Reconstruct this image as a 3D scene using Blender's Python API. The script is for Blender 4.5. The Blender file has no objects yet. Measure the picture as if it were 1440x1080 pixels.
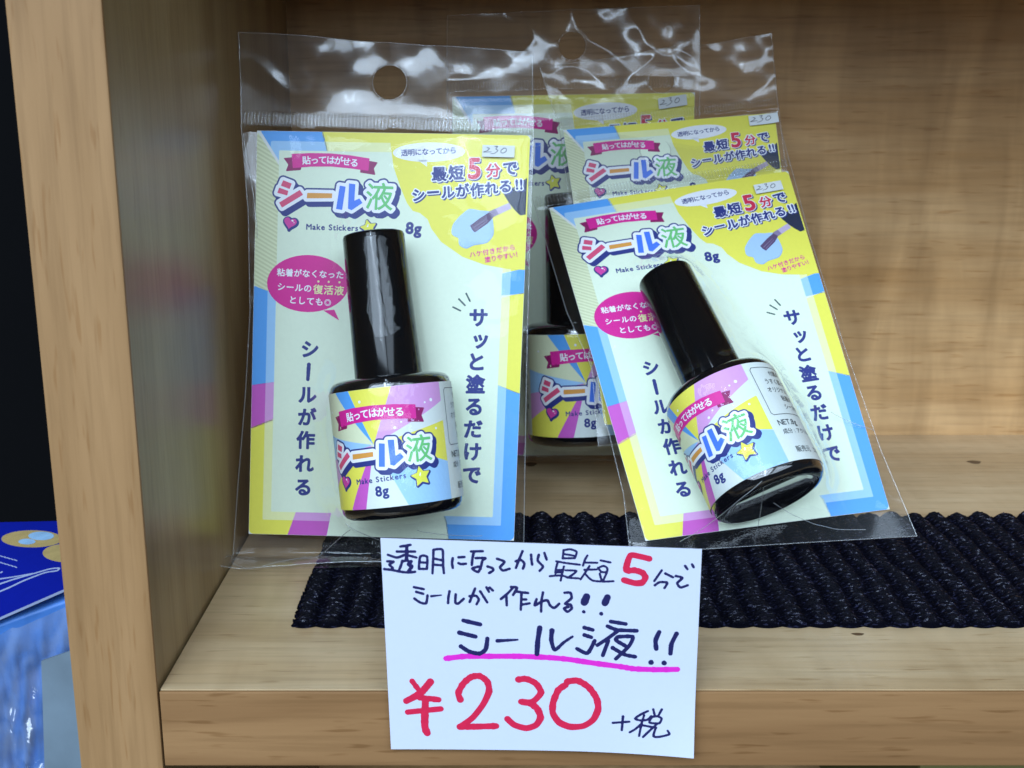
import bpy, math, random
import numpy as np
from mathutils import Vector, Matrix, noise as mnoise

random.seed(7)
rng = np.random.default_rng(7)
SC = bpy.context.scene
COL = SC.collection
R = math.radians

# ------------------------------------------------------------------ camera
PITCH, CAM_H, CAM_D = R(14.3), 0.1246, 0.2285
cam_d = bpy.data.cameras.new('camera')
cam = bpy.data.objects.new('camera', cam_d)
COL.objects.link(cam)
cam.location = (0, -CAM_D, CAM_H)
cam.rotation_euler = (R(90) - PITCH, 0, 0)
cam_d.sensor_width = 36
cam_d.lens = 1690 / 1440 * 36
cam_d.clip_start = 0.01
cam_d.clip_end = 60
cam_d.dof.use_dof = True
cam_d.dof.focus_distance = 0.285
cam_d.dof.aperture_fstop = 42
SC.camera = cam

# ------------------------------------------------------------------ world: dim shop interior
W = bpy.data.worlds.new('World')
SC.world = W
W.use_nodes = True
bg = W.node_tree.nodes['Background']
bg.inputs[0].default_value = (0.70, 0.85, 1.0, 1)
bg.inputs[1].default_value = 0.08

# ------------------------------------------------------------------ shop ceiling lamps
def area(name, loc, sx, sy, power, col, rot=(0, 0, 0)):
    l = bpy.data.lights.new(name, 'AREA')
    l.shape = 'RECTANGLE'
    l.size, l.size_y = sx, sy
    l.energy = power
    l.color = col
    o = bpy.data.objects.new(name, l)
    COL.objects.link(o)
    o.location = loc
    o.rotation_euler = rot
    return o
area('ceiling_lamp', (-0.34, -3.0, 1.9), 0.10, 4.0, 30, (0.64, 0.81, 1.0))
area('ceiling_panel_lamp', (-1.5, -4.2, 2.0), 3.8, 5.2, 560, (0.64, 0.81, 1.0))
area('ceiling_panel_lamp', (1.7, -4.2, 2.0), 2.0, 5.2, 190, (0.64, 0.81, 1.0))

SC.render.engine = 'CYCLES'
SC.view_settings.view_transform = 'Standard'
SC.view_settings.look = 'None'
SC.view_settings.exposure = 0.0
SC.view_settings.gamma = 1.0
SC.view_settings.use_curve_mapping = False
cy = SC.cycles
cy.use_denoising = True
cy.denoiser = 'OPENIMAGEDENOISE'
cy.denoising_input_passes = 'RGB_ALBEDO_NORMAL'
cy.max_bounces = 10
cy.transparent_max_bounces = 24
cy.glossy_bounces = 5
cy.caustics_reflective = False
cy.caustics_refractive = False
cy.sample_clamp_indirect = 6.0
cy.blur_glossy = 0.3

# ------------------------------------------------------------------ helpers: objects
def obj(name, verts, faces, mats, parent=None, midx=None, smooth=False, autosmooth=None):
    me = bpy.data.meshes.new(name)
    me.from_pydata([tuple(map(float, v)) for v in verts], [], [tuple(map(int, f)) for f in faces])
    for m in (mats if isinstance(mats, (list, tuple)) else [mats]):
        me.materials.append(m)
    if midx is not None:
        me.polygons.foreach_set('material_index', np.asarray(midx, dtype=np.int32))
    if smooth:
        me.polygons.foreach_set('use_smooth', np.ones(len(me.polygons), dtype=bool))
    me.update()
    o = bpy.data.objects.new(name, me)
    COL.objects.link(o)
    if parent is not None:
        o.parent = parent
    if autosmooth:
        me.polygons.foreach_set('use_smooth', np.ones(len(me.polygons), dtype=bool))
        me.set_sharp_from_angle(angle=R(autosmooth))
    return o

def empty(name, loc):
    o = bpy.data.objects.new(name, None)
    COL.objects.link(o)
    o.location = loc
    o.empty_display_size = 0.01
    return o

def tag(o, label=None, cat=None, group=None, kind=None):
    if label: o['label'] = label
    if cat: o['category'] = cat
    if group: o['group'] = group
    if kind: o['kind'] = kind
    return o

def unworld(o):
    """children keep world coordinates of their vertices"""
    p = o.parent
    o.matrix_parent_inverse = Matrix.Translation(-p.location) if p is not None and p.parent is None else Matrix()

def box(x0, x1, y0, y1, z0, z1, bev=0.0):
    """bevelled box verts/faces (chamfer)"""
    import bmesh
    bm = bmesh.new()
    bmesh.ops.create_cube(bm, size=1)
    for v in bm.verts:
        v.co = ((x0 + x1) / 2 + v.co.x * (x1 - x0), (y0 + y1) / 2 + v.co.y * (y1 - y0), (z0 + z1) / 2 + v.co.z * (z1 - z0))
    if bev:
        bmesh.ops.bevel(bm, geom=bm.edges[:], offset=bev, segments=2, profile=0.6, affect='EDGES')
    bm.verts.index_update()
    vs = [v.co[:] for v in bm.verts]
    fs = [[v.index for v in f.verts] for f in bm.faces]
    bm.free()
    return vs, fs

# ------------------------------------------------------------------ helpers: materials
def s2l(c):
    return tuple(((x / 255) / 12.92 if x / 255 <= 0.04045 else ((x / 255 + 0.055) / 1.055) ** 2.4) for x in c)

def new_mat(name):
    m = bpy.data.materials.new(name)
    m.use_nodes = True
    nt = m.node_tree
    return m, nt, nt.nodes['Principled BSDF']

def N(nt, t, **kw):
    n = nt.nodes.new(t)
    for k, v in kw.items():
        if k.startswith('i_'):
            n.inputs[k[2:].replace('_', ' ')].default_value = v
        else:
            setattr(n, k, v)
    return n

_pm = {}
def print_mat(name, srgb, rough=0.38):
    """printed ink on coated card: flat colour with a faint paper mottling"""
    if name in _pm:
        return _pm[name]
    m, nt, b = new_mat(name)
    c = s2l(srgb)
    tc = N(nt, 'ShaderNodeTexCoord')
    no = N(nt, 'ShaderNodeTexNoise', i_Scale=900.0, i_Detail=3.0)
    mx = N(nt, 'ShaderNodeMix', data_type='RGBA', blend_type='MULTIPLY')
    rp = N(nt, 'ShaderNodeValToRGB')
    rp.color_ramp.elements[0].color = (0.93, 0.93, 0.93, 1)
    rp.color_ramp.elements[1].color = (1, 1, 1, 1)
    nt.links.new(tc.outputs['Object'], no.inputs['Vector'])
    nt.links.new(no.outputs['Fac'], rp.inputs[0])
    mx.inputs[0].default_value = 1.0
    mx.inputs[6].default_value = (*c, 1)
    nt.links.new(rp.outputs[0], mx.inputs[7])
    nt.links.new(mx.outputs[2], b.inputs['Base Color'])
    b.inputs['Roughness'].default_value = rough
    b.inputs['Specular IOR Level'].default_value = 0.35
    _pm[name] = m
    return m

def wood(name, light, dark, streak_axis, rough, mottle=0.0, pore=0.35, spec=0.5, seed=0.0, fiber=1.0, coat=0.0):
    """veneer: colour drifts across the grain, fine fibres and short pores along streak_axis (0,1,2); mottle = figure across"""
    m, nt, b = new_mat(name)
    tc = N(nt, 'ShaderNodeTexCoord')
    def mapped(sl, sc, off=0.0):
        mp = N(nt, 'ShaderNodeMapping')
        s = [sc, sc, sc]
        s[streak_axis] = sl
        mp.inputs['Scale'].default_value = s
        mp.inputs['Location'].default_value = (seed + off, seed * 1.7 + off, seed * 0.6 + off)
        nt.links.new(tc.outputs['Object'], mp.inputs['Vector'])
        return mp
    def noise(mp, scale, det, dist=0.0, rgh=0.55):
        n = N(nt, 'ShaderNodeTexNoise', i_Scale=scale, i_Detail=det, i_Distortion=dist, i_Roughness=rgh)
        nt.links.new(mp.outputs[0], n.inputs['Vector'])
        return n
    n1 = noise(mapped(0.10, 1.0), 75, 4, 0.35)
    r1 = N(nt, 'ShaderNodeValToRGB')
    r1.color_ramp.elements[0].position = 0.34
    r1.color_ramp.elements[1].position = 0.66
    r1.color_ramp.elements[0].color = (*s2l(dark), 1)
    r1.color_ramp.elements[1].color = (*s2l(light), 1)
    nt.links.new(n1.outputs['Fac'], r1.inputs[0])
    # fibres
    n2 = noise(mapped(0.045, 1.0, 3.1), 620, 3, 0.1)
    r2 = N(nt, 'ShaderNodeValToRGB')
    r2.color_ramp.elements[0].position = 0.30
    r2.color_ramp.elements[1].position = 0.55
    f = 1 - 0.16 * fiber
    r2.color_ramp.elements[0].color = (f, f * 0.985, f * 0.96, 1)
    r2.color_ramp.elements[1].color = (1, 1, 1, 1)
    nt.links.new(n2.outputs['Fac'], r2.inputs[0])
    mA = N(nt, 'ShaderNodeMix', data_type='RGBA', blend_type='MULTIPLY')
    mA.inputs[0].default_value = 1
    nt.links.new(r1.outputs[0], mA.inputs[6]); nt.links.new(r2.outputs[0], mA.inputs[7])
    # short dark pores
    n3 = noise(mapped(0.10, 1.0, 8.3), 850, 1, 0.0)
    r3 = N(nt, 'ShaderNodeValToRGB')
    r3.color_ramp.elements[0].position = 0.64
    r3.color_ramp.elements[1].position = 0.74
    r3.color_ramp.elements[0].color = (1, 1, 1, 1)
    p = 1 - pore
    r3.color_ramp.elements[1].color = (p, p * 0.93, p * 0.84, 1)
    nt.links.new(n3.outputs['Fac'], r3.inputs[0])
    mB = N(nt, 'ShaderNodeMix', data_type='RGBA', blend_type='MULTIPLY')
    mB.inputs[0].default_value = 1
    nt.links.new(mA.outputs[2], mB.inputs[6]); nt.links.new(r3.outputs[0], mB.inputs[7])
    last = mB
    if mottle:
        mp = N(nt, 'ShaderNodeMapping')
        s = [1.0, 1.0, 1.0]
        s[streak_axis] = 2.3
        if streak_axis == 0: s[2] = 0.55; s[1] = 0.55
        mp.inputs['Scale'].default_value = s
        nt.links.new(tc.outputs['Object'], mp.inputs['Vector'])
        n4 = N(nt, 'ShaderNodeTexNoise', i_Scale=30.0, i_Detail=3.0, i_Distortion=0.6)
        nt.links.new(mp.outputs[0], n4.inputs['Vector'])
        r4 = N(nt, 'ShaderNodeValToRGB')
        r4.color_ramp.elements[0].position = 0.32
        r4.color_ramp.elements[1].position = 0.66
        k = 1 - mottle
        r4.color_ramp.elements[0].color = (k, k * 0.97, k * 0.93, 1)
        r4.color_ramp.elements[1].color = (1, 1, 1, 1)
        nt.links.new(n4.outputs['Fac'], r4.inputs[0])
        mC = N(nt, 'ShaderNodeMix', data_type='RGBA', blend_type='MULTIPLY')
        mC.inputs[0].default_value = 1
        nt.links.new(last.outputs[2], mC.inputs[6]); nt.links.new(r4.outputs[0], mC.inputs[7])
        last = mC
    nt.links.new(last.outputs[2], b.inputs['Base Color'])
    b.inputs['Roughness'].default_value = rough
    b.inputs['Specular IOR Level'].default_value = spec
    b.inputs['Coat Weight'].default_value = coat
    b.inputs['Coat Roughness'].default_value = 0.22
    bp = N(nt, 'ShaderNodeBump', i_Strength=0.12, i_Distance=0.0004)
    nt.links.new(n2.outputs['Fac'], bp.inputs['Height'])
    nt.links.new(bp.outputs[0], b.inputs['Normal'])
    return m

def plain(name, srgb, rough=0.5, spec=0.5, bump=0.0, bscale=300.0, metallic=0.0, coat=0.0, var=0.06):
    m, nt, b = new_mat(name)
    c = s2l(srgb)
    tc = N(nt, 'ShaderNodeTexCoord')
    no = N(nt, 'ShaderNodeTexNoise', i_Scale=bscale, i_Detail=4.0)
    nt.links.new(tc.outputs['Object'], no.inputs['Vector'])
    rp = N(nt, 'ShaderNodeValToRGB')
    rp.color_ramp.elements[0].color = (*[x * (1 - var) for x in c], 1)
    rp.color_ramp.elements[1].color = (*[min(1, x * (1 + var)) for x in c], 1)
    nt.links.new(no.outputs['Fac'], rp.inputs[0])
    nt.links.new(rp.outputs[0], b.inputs['Base Color'])
    b.inputs['Roughness'].default_value = rough
    b.inputs['Specular IOR Level'].default_value = spec
    b.inputs['Metallic'].default_value = metallic
    b.inputs['Coat Weight'].default_value = coat
    b.inputs['Coat Roughness'].default_value = 0.05
    if bump:
        bp = N(nt, 'ShaderNodeBump', i_Strength=bump, i_Distance=0.0005)
        nt.links.new(no.outputs['Fac'], bp.inputs['Height'])
        nt.links.new(bp.outputs[0], b.inputs['Normal'])
    return m

def film(name, refl=2.0, haze=0.02, rough=0.06, bump=0.35, bscale=55.0, tint=(1, 1, 1)):
    """thin clear plastic sheet: transparent with Fresnel gloss, a trace of haze and fine puckers"""
    m, nt, b = new_mat(name)
    nt.nodes.remove(b)
    out = nt.nodes['Material Output']
    tr = N(nt, 'ShaderNodeBsdfTransparent'); tr.inputs[0].default_value = (*tint, 1)
    gl = N(nt, 'ShaderNodeBsdfGlossy'); gl.inputs['Roughness'].default_value = rough
    df = N(nt, 'ShaderNodeBsdfDiffuse'); df.inputs[0].default_value = (0.85, 0.9, 0.95, 1)
    tc = N(nt, 'ShaderNodeTexCoord')
    n1 = N(nt, 'ShaderNodeTexNoise', i_Scale=bscale, i_Detail=3.0, i_Distortion=1.2)
    nt.links.new(tc.outputs['Object'], n1.inputs['Vector'])
    bp = N(nt, 'ShaderNodeBump', i_Strength=bump, i_Distance=0.004)
    nt.links.new(n1.outputs['Fac'], bp.inputs['Height'])
    nt.links.new(bp.outputs[0], gl.inputs['Normal'])
    # Schlick reflectance of a thin sheet, the same from both sides
    lw = N(nt, 'ShaderNodeLayerWeight', i_Blend=0.5)
    nt.links.new(bp.outputs[0], lw.inputs['Normal'])
    pw = N(nt, 'ShaderNodeMath', operation='POWER'); pw.inputs[1].default_value = 5.0
    nt.links.new(lw.outputs['Facing'], pw.inputs[0])
    mu = N(nt, 'ShaderNodeMath', operation='MULTIPLY_ADD', use_clamp=True)
    nt.links.new(pw.outputs[0], mu.inputs[0]); mu.inputs[1].default_value = 0.9; mu.inputs[2].default_value = 0.042 * refl
    m1 = N(nt, 'ShaderNodeMixShader'); m1.inputs[0].default_value = haze
    nt.links.new(tr.outputs[0], m1.inputs[1]); nt.links.new(df.outputs[0], m1.inputs[2])
    m2 = N(nt, 'ShaderNodeMixShader')
    nt.links.new(mu.outputs[0], m2.inputs[0]); nt.links.new(m1.outputs[0], m2.inputs[1]); nt.links.new(gl.outputs[0], m2.inputs[2])
    nt.links.new(m2.outputs[0], out.inputs[0])
    return m

# ------------------------------------------------------------------ helpers: 2-D artwork as filled meshes
def marching(F, x0, y0, st, level=0.0, run=10):
    """filled polygons where F < level; F sampled at (x0+i*st, y0+j*st), F[j, i]"""
    G = F - level
    ins = G < 0
    a, b_, c, d = ins[:-1, :-1], ins[:-1, 1:], ins[1:, 1:], ins[1:, :-1]
    cnt = a.astype(int) + b_ + c + d
    V, Fc, key = [], [], {}
    def vid(k, p):
        if k not in key:
            key[k] = len(V); V.append(p)
        return key[k]
    ny, nx = cnt.shape
    for j in range(ny):
        row = cnt[j]
        nz = np.nonzero(row)[0]
        k = 0
        while k < len(nz):
            i = nz[k]
            if row[i] == 4:
                i1 = i
                while k + 1 < len(nz) and nz[k + 1] == i1 + 1 and row[i1 + 1] == 4 and i1 - i < run - 1:
                    i1 += 1; k += 1
                Fc.append([vid((0, i, j), (x0 + i * st, y0 + j * st)), vid((0, i1 + 1, j), (x0 + (i1 + 1) * st, y0 + j * st)),
                           vid((0, i1 + 1, j + 1), (x0 + (i1 + 1) * st, y0 + (j + 1) * st)), vid((0, i, j + 1), (x0 + i * st, y0 + (j + 1) * st))])
            else:
                cs = ((i, j), (i + 1, j), (i + 1, j + 1), (i, j + 1))
                poly = []
                for q in range(4):
                    p, r = cs[q], cs[(q + 1) % 4]
                    gp, gr = G[p[1], p[0]], G[r[1], r[0]]
                    if gp < 0:
                        poly.append(vid((0, *p), (x0 + p[0] * st, y0 + p[1] * st)))
                    if (gp < 0) != (gr < 0):
                        t = gp / (gp - gr)
                        kk = (1, *min(p, r), *max(p, r))
                        poly.append(vid(kk, (x0 + (p[0] + (r[0] - p[0]) * t) * st, y0 + (p[1] + (r[1] - p[1]) * t) * st)))
                if len(poly) >= 3:
                    Fc.append(poly)
            k += 1
    return np.array(V, float).reshape(-1, 2), Fc

def seg_dist(X, Y, a, b):
    dx, dy = b[0] - a[0], b[1] - a[1]
    L = dx * dx + dy * dy + 1e-12
    t = np.clip(((X - a[0]) * dx + (Y - a[1]) * dy) / L, 0, 1)
    return np.hypot(X - a[0] - t * dx, Y - a[1] - t * dy), t

def poly_sdf(X, Y, segs):
    """signed distance (negative inside, even-odd) to a set of boundary segments [(ax,ay,bx,by)]"""
    D = np.full(X.shape, 1e9)
    I = np.zeros(X.shape, bool)
    for ax, ay, bx, by in segs:
        d, _ = seg_dist(X, Y, (ax, ay), (bx, by))
        np.minimum(D, d, out=D)
        if ay != by:
            c = ((ay > Y) != (by > Y)) & (X < (bx - ax) * (Y - ay) / (by - ay) + ax)
            I ^= c
    return np.where(I, -D, D)

def loop_segs(pts):
    p = [tuple(q) for q in pts]
    return [(*p[i], *p[(i + 1) % len(p)]) for i in range(len(p))]

_gl = {}
def glyph(ch):
    """boundary segments of a character, em box centred on 0, height 1"""
    if ch in _gl:
        return _gl[ch]
    cu = bpy.data.curves.new('glyph', 'FONT')
    cu.body = ch
    cu.resolution_u = 4
    o = bpy.data.objects.new('glyph', cu)
    COL.objects.link(o)
    bpy.context.view_layer.update()
    me = bpy.data.meshes.new_from_object(o.evaluated_get(bpy.context.evaluated_depsgraph_get()))
    cnt = {}
    for p in me.polygons:
        for k in p.edge_keys:
            cnt[k] = cnt.get(k, 0) + 1
    vs = np.array([v.co[:2] for v in me.vertices]) if len(me.vertices) else np.zeros((0, 2))
    # merge coincident vertices between curve outlines is not needed: outline edges carry one face
    segs = [(vs[a][0], vs[a][1], vs[b][0], vs[b][1]) for (a, b), n in cnt.items() if n == 1]
    bpy.data.objects.remove(o); bpy.data.meshes.remove(me); bpy.data.curves.remove(cu)
    if segs:
        S = np.array(segs)
        mn = np.array([S[:, [0, 2]].min(), S[:, [1, 3]].min()]); mxx = np.array([S[:, [0, 2]].max(), S[:, [1, 3]].max()])
    else:
        S = np.zeros((0, 4)); mn = mxx = np.zeros(2)
    _gl[ch] = (S, mn, mxx)
    return _gl[ch]

class Art:
    """flat artwork in millimetres; a list of (material, level, verts, faces)"""
    def __init__(self):
        self.L = []
    def add(self, mat, lev, V, F):
        if len(V): self.L.append((mat, lev, V, F))
    def region(self, mat, lev, fn, bbox, st=0.25, level=0.0, run=8):
        xs = np.arange(bbox[0], bbox[2] + st, st); ys = np.arange(bbox[1], bbox[3] + st, st)
        X, Y = np.meshgrid(xs, ys)
        V, F = marching(fn(X, Y), bbox[0], bbox[1], st, level, run)
        self.add(mat, lev, V, F)
    def poly(self, mat, lev, pts, st=0.2, grow=0.0, clip=None, run=10):
        p = np.array(pts, float); segs = loop_segs(p)
        bb = (p[:, 0].min() - grow - st, p[:, 1].min() - grow - st, p[:, 0].max() + grow + st, p[:, 1].max() + grow + st)
        def fn(X, Y):
            d = poly_sdf(X, Y, segs) - grow
            return d if clip is None else np.maximum(d, clip(X, Y))
        self.region(mat, lev, fn, bb, st, 0.0, run)
    def ellipse(self, mat, lev, c, rx, ry, rot=0.0, st=0.15, clip=None):
        t = np.linspace(0, 2 * math.pi, 40, endpoint=False)
        ca, sa = math.cos(R(rot)), math.sin(R(rot))
        self.poly(mat, lev, [(c[0] + rx * math.cos(a) * ca - ry * math.sin(a) * sa, c[1] + rx * math.cos(a) * sa + ry * math.sin(a) * ca) for a in t], st, clip=clip)
    def strokes(self, mat, lev, lst, st=0.14, bb=None):
        """lst of (points mm, width0 mm, width1 mm)"""
        allp = np.concatenate([np.array(p, float) for p, _, _ in lst]); mw = max(max(a, b) for _, a, b in lst)
        x0, y0 = allp.min(0) - mw; x1, y1 = allp.max(0) + mw
        nx, ny = int((x1 - x0) / st) + 2, int((y1 - y0) / st) + 2
        F = np.full((ny, nx), 1e3)
        for pts, w0, w1 in lst:
            P = smooth(pts)
            n = len(P) - 1
            for i in range(n):
                a, b = P[i], P[i + 1]
                wa, wb = w0 + (w1 - w0) * i / n, w0 + (w1 - w0) * (i + 1) / n
                wa *= 1.06 + 0.10 * math.sin(i * 1.3 + a[0] * 3)
                m = max(wa, wb) + 2 * st
                i0, i1 = max(0, int((min(a[0], b[0]) - m - x0) / st)), min(nx, int((max(a[0], b[0]) + m - x0) / st) + 2)
                j0, j1 = max(0, int((min(a[1], b[1]) - m - y0) / st)), min(ny, int((max(a[1], b[1]) + m - y0) / st) + 2)
                X, Y = np.meshgrid(x0 + np.arange(i0, i1) * st, y0 + np.arange(j0, j1) * st)
                d, t = seg_dist(X, Y, a, b)
                F[j0:j1, i0:i1] = np.minimum(F[j0:j1, i0:i1], d - (wa + (wb - wa) * t) / 2)
        V, Fc = marching(F, x0, y0, st)
        self.add(mat, lev, V, Fc)
    def segs_shape(self, mat, lev, S, grow, st, run=10):
        S = np.asarray(S)
        x0, x1 = S[:, [0, 2]].min() - grow - 2 * st, S[:, [0, 2]].max() + grow + 2 * st
        y0, y1 = S[:, [1, 3]].min() - grow - 2 * st, S[:, [1, 3]].max() + grow + 2 * st
        self.region(mat, lev, lambda X, Y: poly_sdf(X, Y, S), (x0, y0, x1, y1), st, grow, run)
    def text(self, mat, lev, chars, bold=0.0, res=34, mapf=None):
        """chars: list of (ch, cx, cy, size, rot[, sx]); bold in em"""
        for c in chars:
            S = place(c)
            if len(S):
                self.segs_shape(mat, lev, S, bold * c[3], c[3] / res)
    def text_outline(self, mat, lev, chars, grow, st):
        """union of all characters grown by grow mm"""
        SS = [place(c) for c in chars]
        SS = [s for s in SS if len(s)]
        A = np.concatenate(SS)
        x0, x1 = A[:, [0, 2]].min() - grow - 2 * st, A[:, [0, 2]].max() + grow + 2 * st
        y0, y1 = A[:, [1, 3]].min() - grow - 2 * st, A[:, [1, 3]].max() + grow + 2 * st
        def fn(X, Y):
            D = np.full(X.shape, 1e9)
            for s in SS:
                np.minimum(D, poly_sdf(X, Y, s), out=D)
            return D
        self.region(mat, lev, fn, (x0, y0, x1, y1), st, grow)
    def extend(self, other, f=lambda V: V, dlev=0):
        for m, l, V, F in other.L:
            self.L.append((m, l + dlev, f(V), F))

def place(c):
    ch, cx, cy_, sz, rot = c[:5]
    sx = c[5] if len(c) > 5 else 1.0
    S, mn, mxx = glyph(ch)
    if not len(S):
        return S
    if ord(ch) > 0x2000:
        cen = np.array([0.5, 0.36])
        if ch in 'っッ': cen = np.array([0.5, 0.36])
        cen[0] = 0.5
    else:
        cen = np.array([(mn[0] + mxx[0]) / 2, 0.35])
    ca, sa = math.cos(R(rot)), math.sin(R(rot))
    P = S.reshape(-1, 2, 2) - cen
    P = P * np.array([sz * sx, sz])
    Q = np.empty_like(P)
    Q[..., 0] = P[..., 0] * ca - P[..., 1] * sa + cx
    Q[..., 1] = P[..., 0] * sa + P[..., 1] * ca + cy_
    return Q.reshape(-1, 4)

def line_text(s, a, b, size, sx=1.0):
    """characters of s spread with their centres from a to b"""
    n = len(s)
    rot = math.degrees(math.atan2(b[1] - a[1], b[0] - a[0]))
    return [(ch, a[0] + (b[0] - a[0]) * i / max(1, n - 1), a[1] + (b[1] - a[1]) * i / max(1, n - 1), size, rot, sx) for i, ch in enumerate(s)]

def latin_text(s, a, size, rot=0.0, space=0.0, sx=1.0):
    """left-aligned latin line with real advances, baseline middle at a"""
    x = 0.0; out = []
    ca, sa = math.cos(R(rot)), math.sin(R(rot))
    for ch in s:
        if ch == ' ':
            x += 0.40 * size * sx; continue
        S, mn, mxx = glyph(ch)
        w = (mxx[0] - mn[0]) * size * sx
        cx = x + w / 2
        out.append((ch, a[0] + cx * ca, a[1] + cx * sa, size, rot, sx))
        x += w + (0.085 + space) * size
    return out

def smooth(pts, k=5):
    P = [np.array(p, float) for p in pts]
    if len(P) < 3:
        return [P[0] + (P[-1] - P[0]) * t for t in np.linspace(0, 1, 5)]
    out = []
    for i in range(len(P) - 1):
        p0, p1, p2, p3 = P[max(0, i - 1)], P[i], P[i + 1], P[min(len(P) - 1, i + 2)]
        for t in np.linspace(0, 1, k, endpoint=False):
            # centripetal-ish cardinal spline, low tension to keep the corners of the hand
            m1, m2 = (p2 - p0) * 0.36, (p3 - p1) * 0.36
            h = (2 * t**3 - 3 * t**2 + 1, t**3 - 2 * t**2 + t, -2 * t**3 + 3 * t**2, t**3 - t**2)
            out.append(h[0] * p1 + h[1] * m1 + h[2] * p2 + h[3] * m2)
    out.append(P[-1])
    return out

def homography(src, dst):
    A, b = [], []
    for (x, y), (u, v) in zip(src, dst):
        A += [[x, y, 1, 0, 0, 0, -u * x, -u * y], [0, 0, 0, x, y, 1, -v * x, -v * y]]; b += [u, v]
    return np.append(np.linalg.solve(np.array(A, float), np.array(b, float)), 1).reshape(3, 3)

def hom(H, pts):
    q = np.c_[np.array(pts, float).reshape(-1, 2), np.ones(np.array(pts).size // 2)] @ H.T
    return q[:, :2] / q[:, 2:]

# ================================================================== SHELF UNIT
m_front = wood('beech_edge', (158, 118, 78), (136, 98, 62), 0, 0.5, pore=0.25, seed=1.0, spec=0.25)
m_sidef = wood('beech_upright_edge', (170, 130, 88), (150, 112, 72), 2, 0.5, pore=0.13, seed=2.0, spec=0.3)
m_top = wood('pale_maple_shelf', (210, 184, 146), (194, 164, 124), 0, 0.40, mottle=0.17, pore=0.24, seed=3.3, fiber=1.0)
m_back = wood('figured_maple_panel', (214, 172, 122), (190, 144, 92), 0, 0.36, mottle=0.32, pore=0.16, seed=5.1, fiber=0.9)
m_inner = wood('glossy_side_laminate', (160, 136, 98), (138, 112, 76), 2, 0.36, pore=0.16, seed=6.0, spec=0.5)
m_dark = plain('dark_board', (38, 24, 18), 0.6)

XL0, XL1 = -0.0918, -0.0745
unit = empty('shelf_unit', (0.04, 0.09, 0))
tag(unit, 'light beech shelf unit with upright side board holding the bagged glue bottles', 'shelf')
def part(name, vf, mat, parent=unit, **kw):
    o = obj(name, vf[0], vf[1], mat, parent, **kw)
    bpy.context.view_layer.update()
    unworld(o)
    return o
# side board: core with glossy inner face, front edge band as a sub-part
sb = part('side_panel', box(XL0, XL1, 0.0008, 0.186, -0.30, 0.30), m_inner)
eb = obj('edge_band', *box(XL0 - 0.0001, XL1 + 0.0001, -0.0004, 0.0008, -0.30, 0.30, 0.0003), m_sidef, sb); unworld(eb)
bp_ = part('back_panel', box(-0.0915, 0.60, 0.1861, 0.192, -0.30, 0.30), m_back)
shelf = part('shelf_board', box(XL1 + 0.0006, 0.60, 0.0006, 0.186, -0.0172, 0.0), m_top)
fe = obj('edge_band', *box(XL1 + 0.0006, 0.60, -0.0006, 0.0003, -0.0174, -0.0001, 0.00025), m_front, shelf); unworld(fe)
part('upper_board', box(XL1 + 0.0006, 0.60, 0.0006, 0.186, 0.198, 0.215), m_top)
# old screw hole plugs / nicks on the board
def nick(x, y, a, b_, rot):
    t = np.linspace(0, 2 * math.pi, 18, endpoint=False)
    vs = [(x, y, 0.00012)] + [(x + a * math.cos(q) * (1 + 0.2 * math.sin(3 * q)), y + b_ * math.sin(q), 0.00006) for q in t]
    return vs, [(0, i + 1, (i + 1) % 18 + 1) for i in range(18)]
m_nick = plain('bruised_wood', (96, 72, 48), 0.6, bscale=900, var=0.5)
for (x, y, a, b_) in ((0.0799, 0.0262, 0.0014, 0.0007), (0.1546, 0.1544, 0.0022, 0.0018), (0.0062, 0.152, 0.0020, 0.0022)):
    v, f = nick(x, y, a, b_, 0)
    nk = obj('knot_mark', v, f, m_nick, shelf); unworld(nk)
# dark compartment under the shelf and the neighbouring bay on the left
part('lower_board', box(XL1 + 0.0006, 0.60, 0.02, 0.185, -0.16, -0.145), m_dark)

bay = obj('bay_wall', *box(-0.60, -0.0925, 0.30, 0.31, -0.5, 0.5), plain('bay_shade_black', (8, 8, 10), 0.9, 0.1))  # near-black colour stands in for the darkness inside the neighbouring bay
tag(bay, kind='structure')

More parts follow.
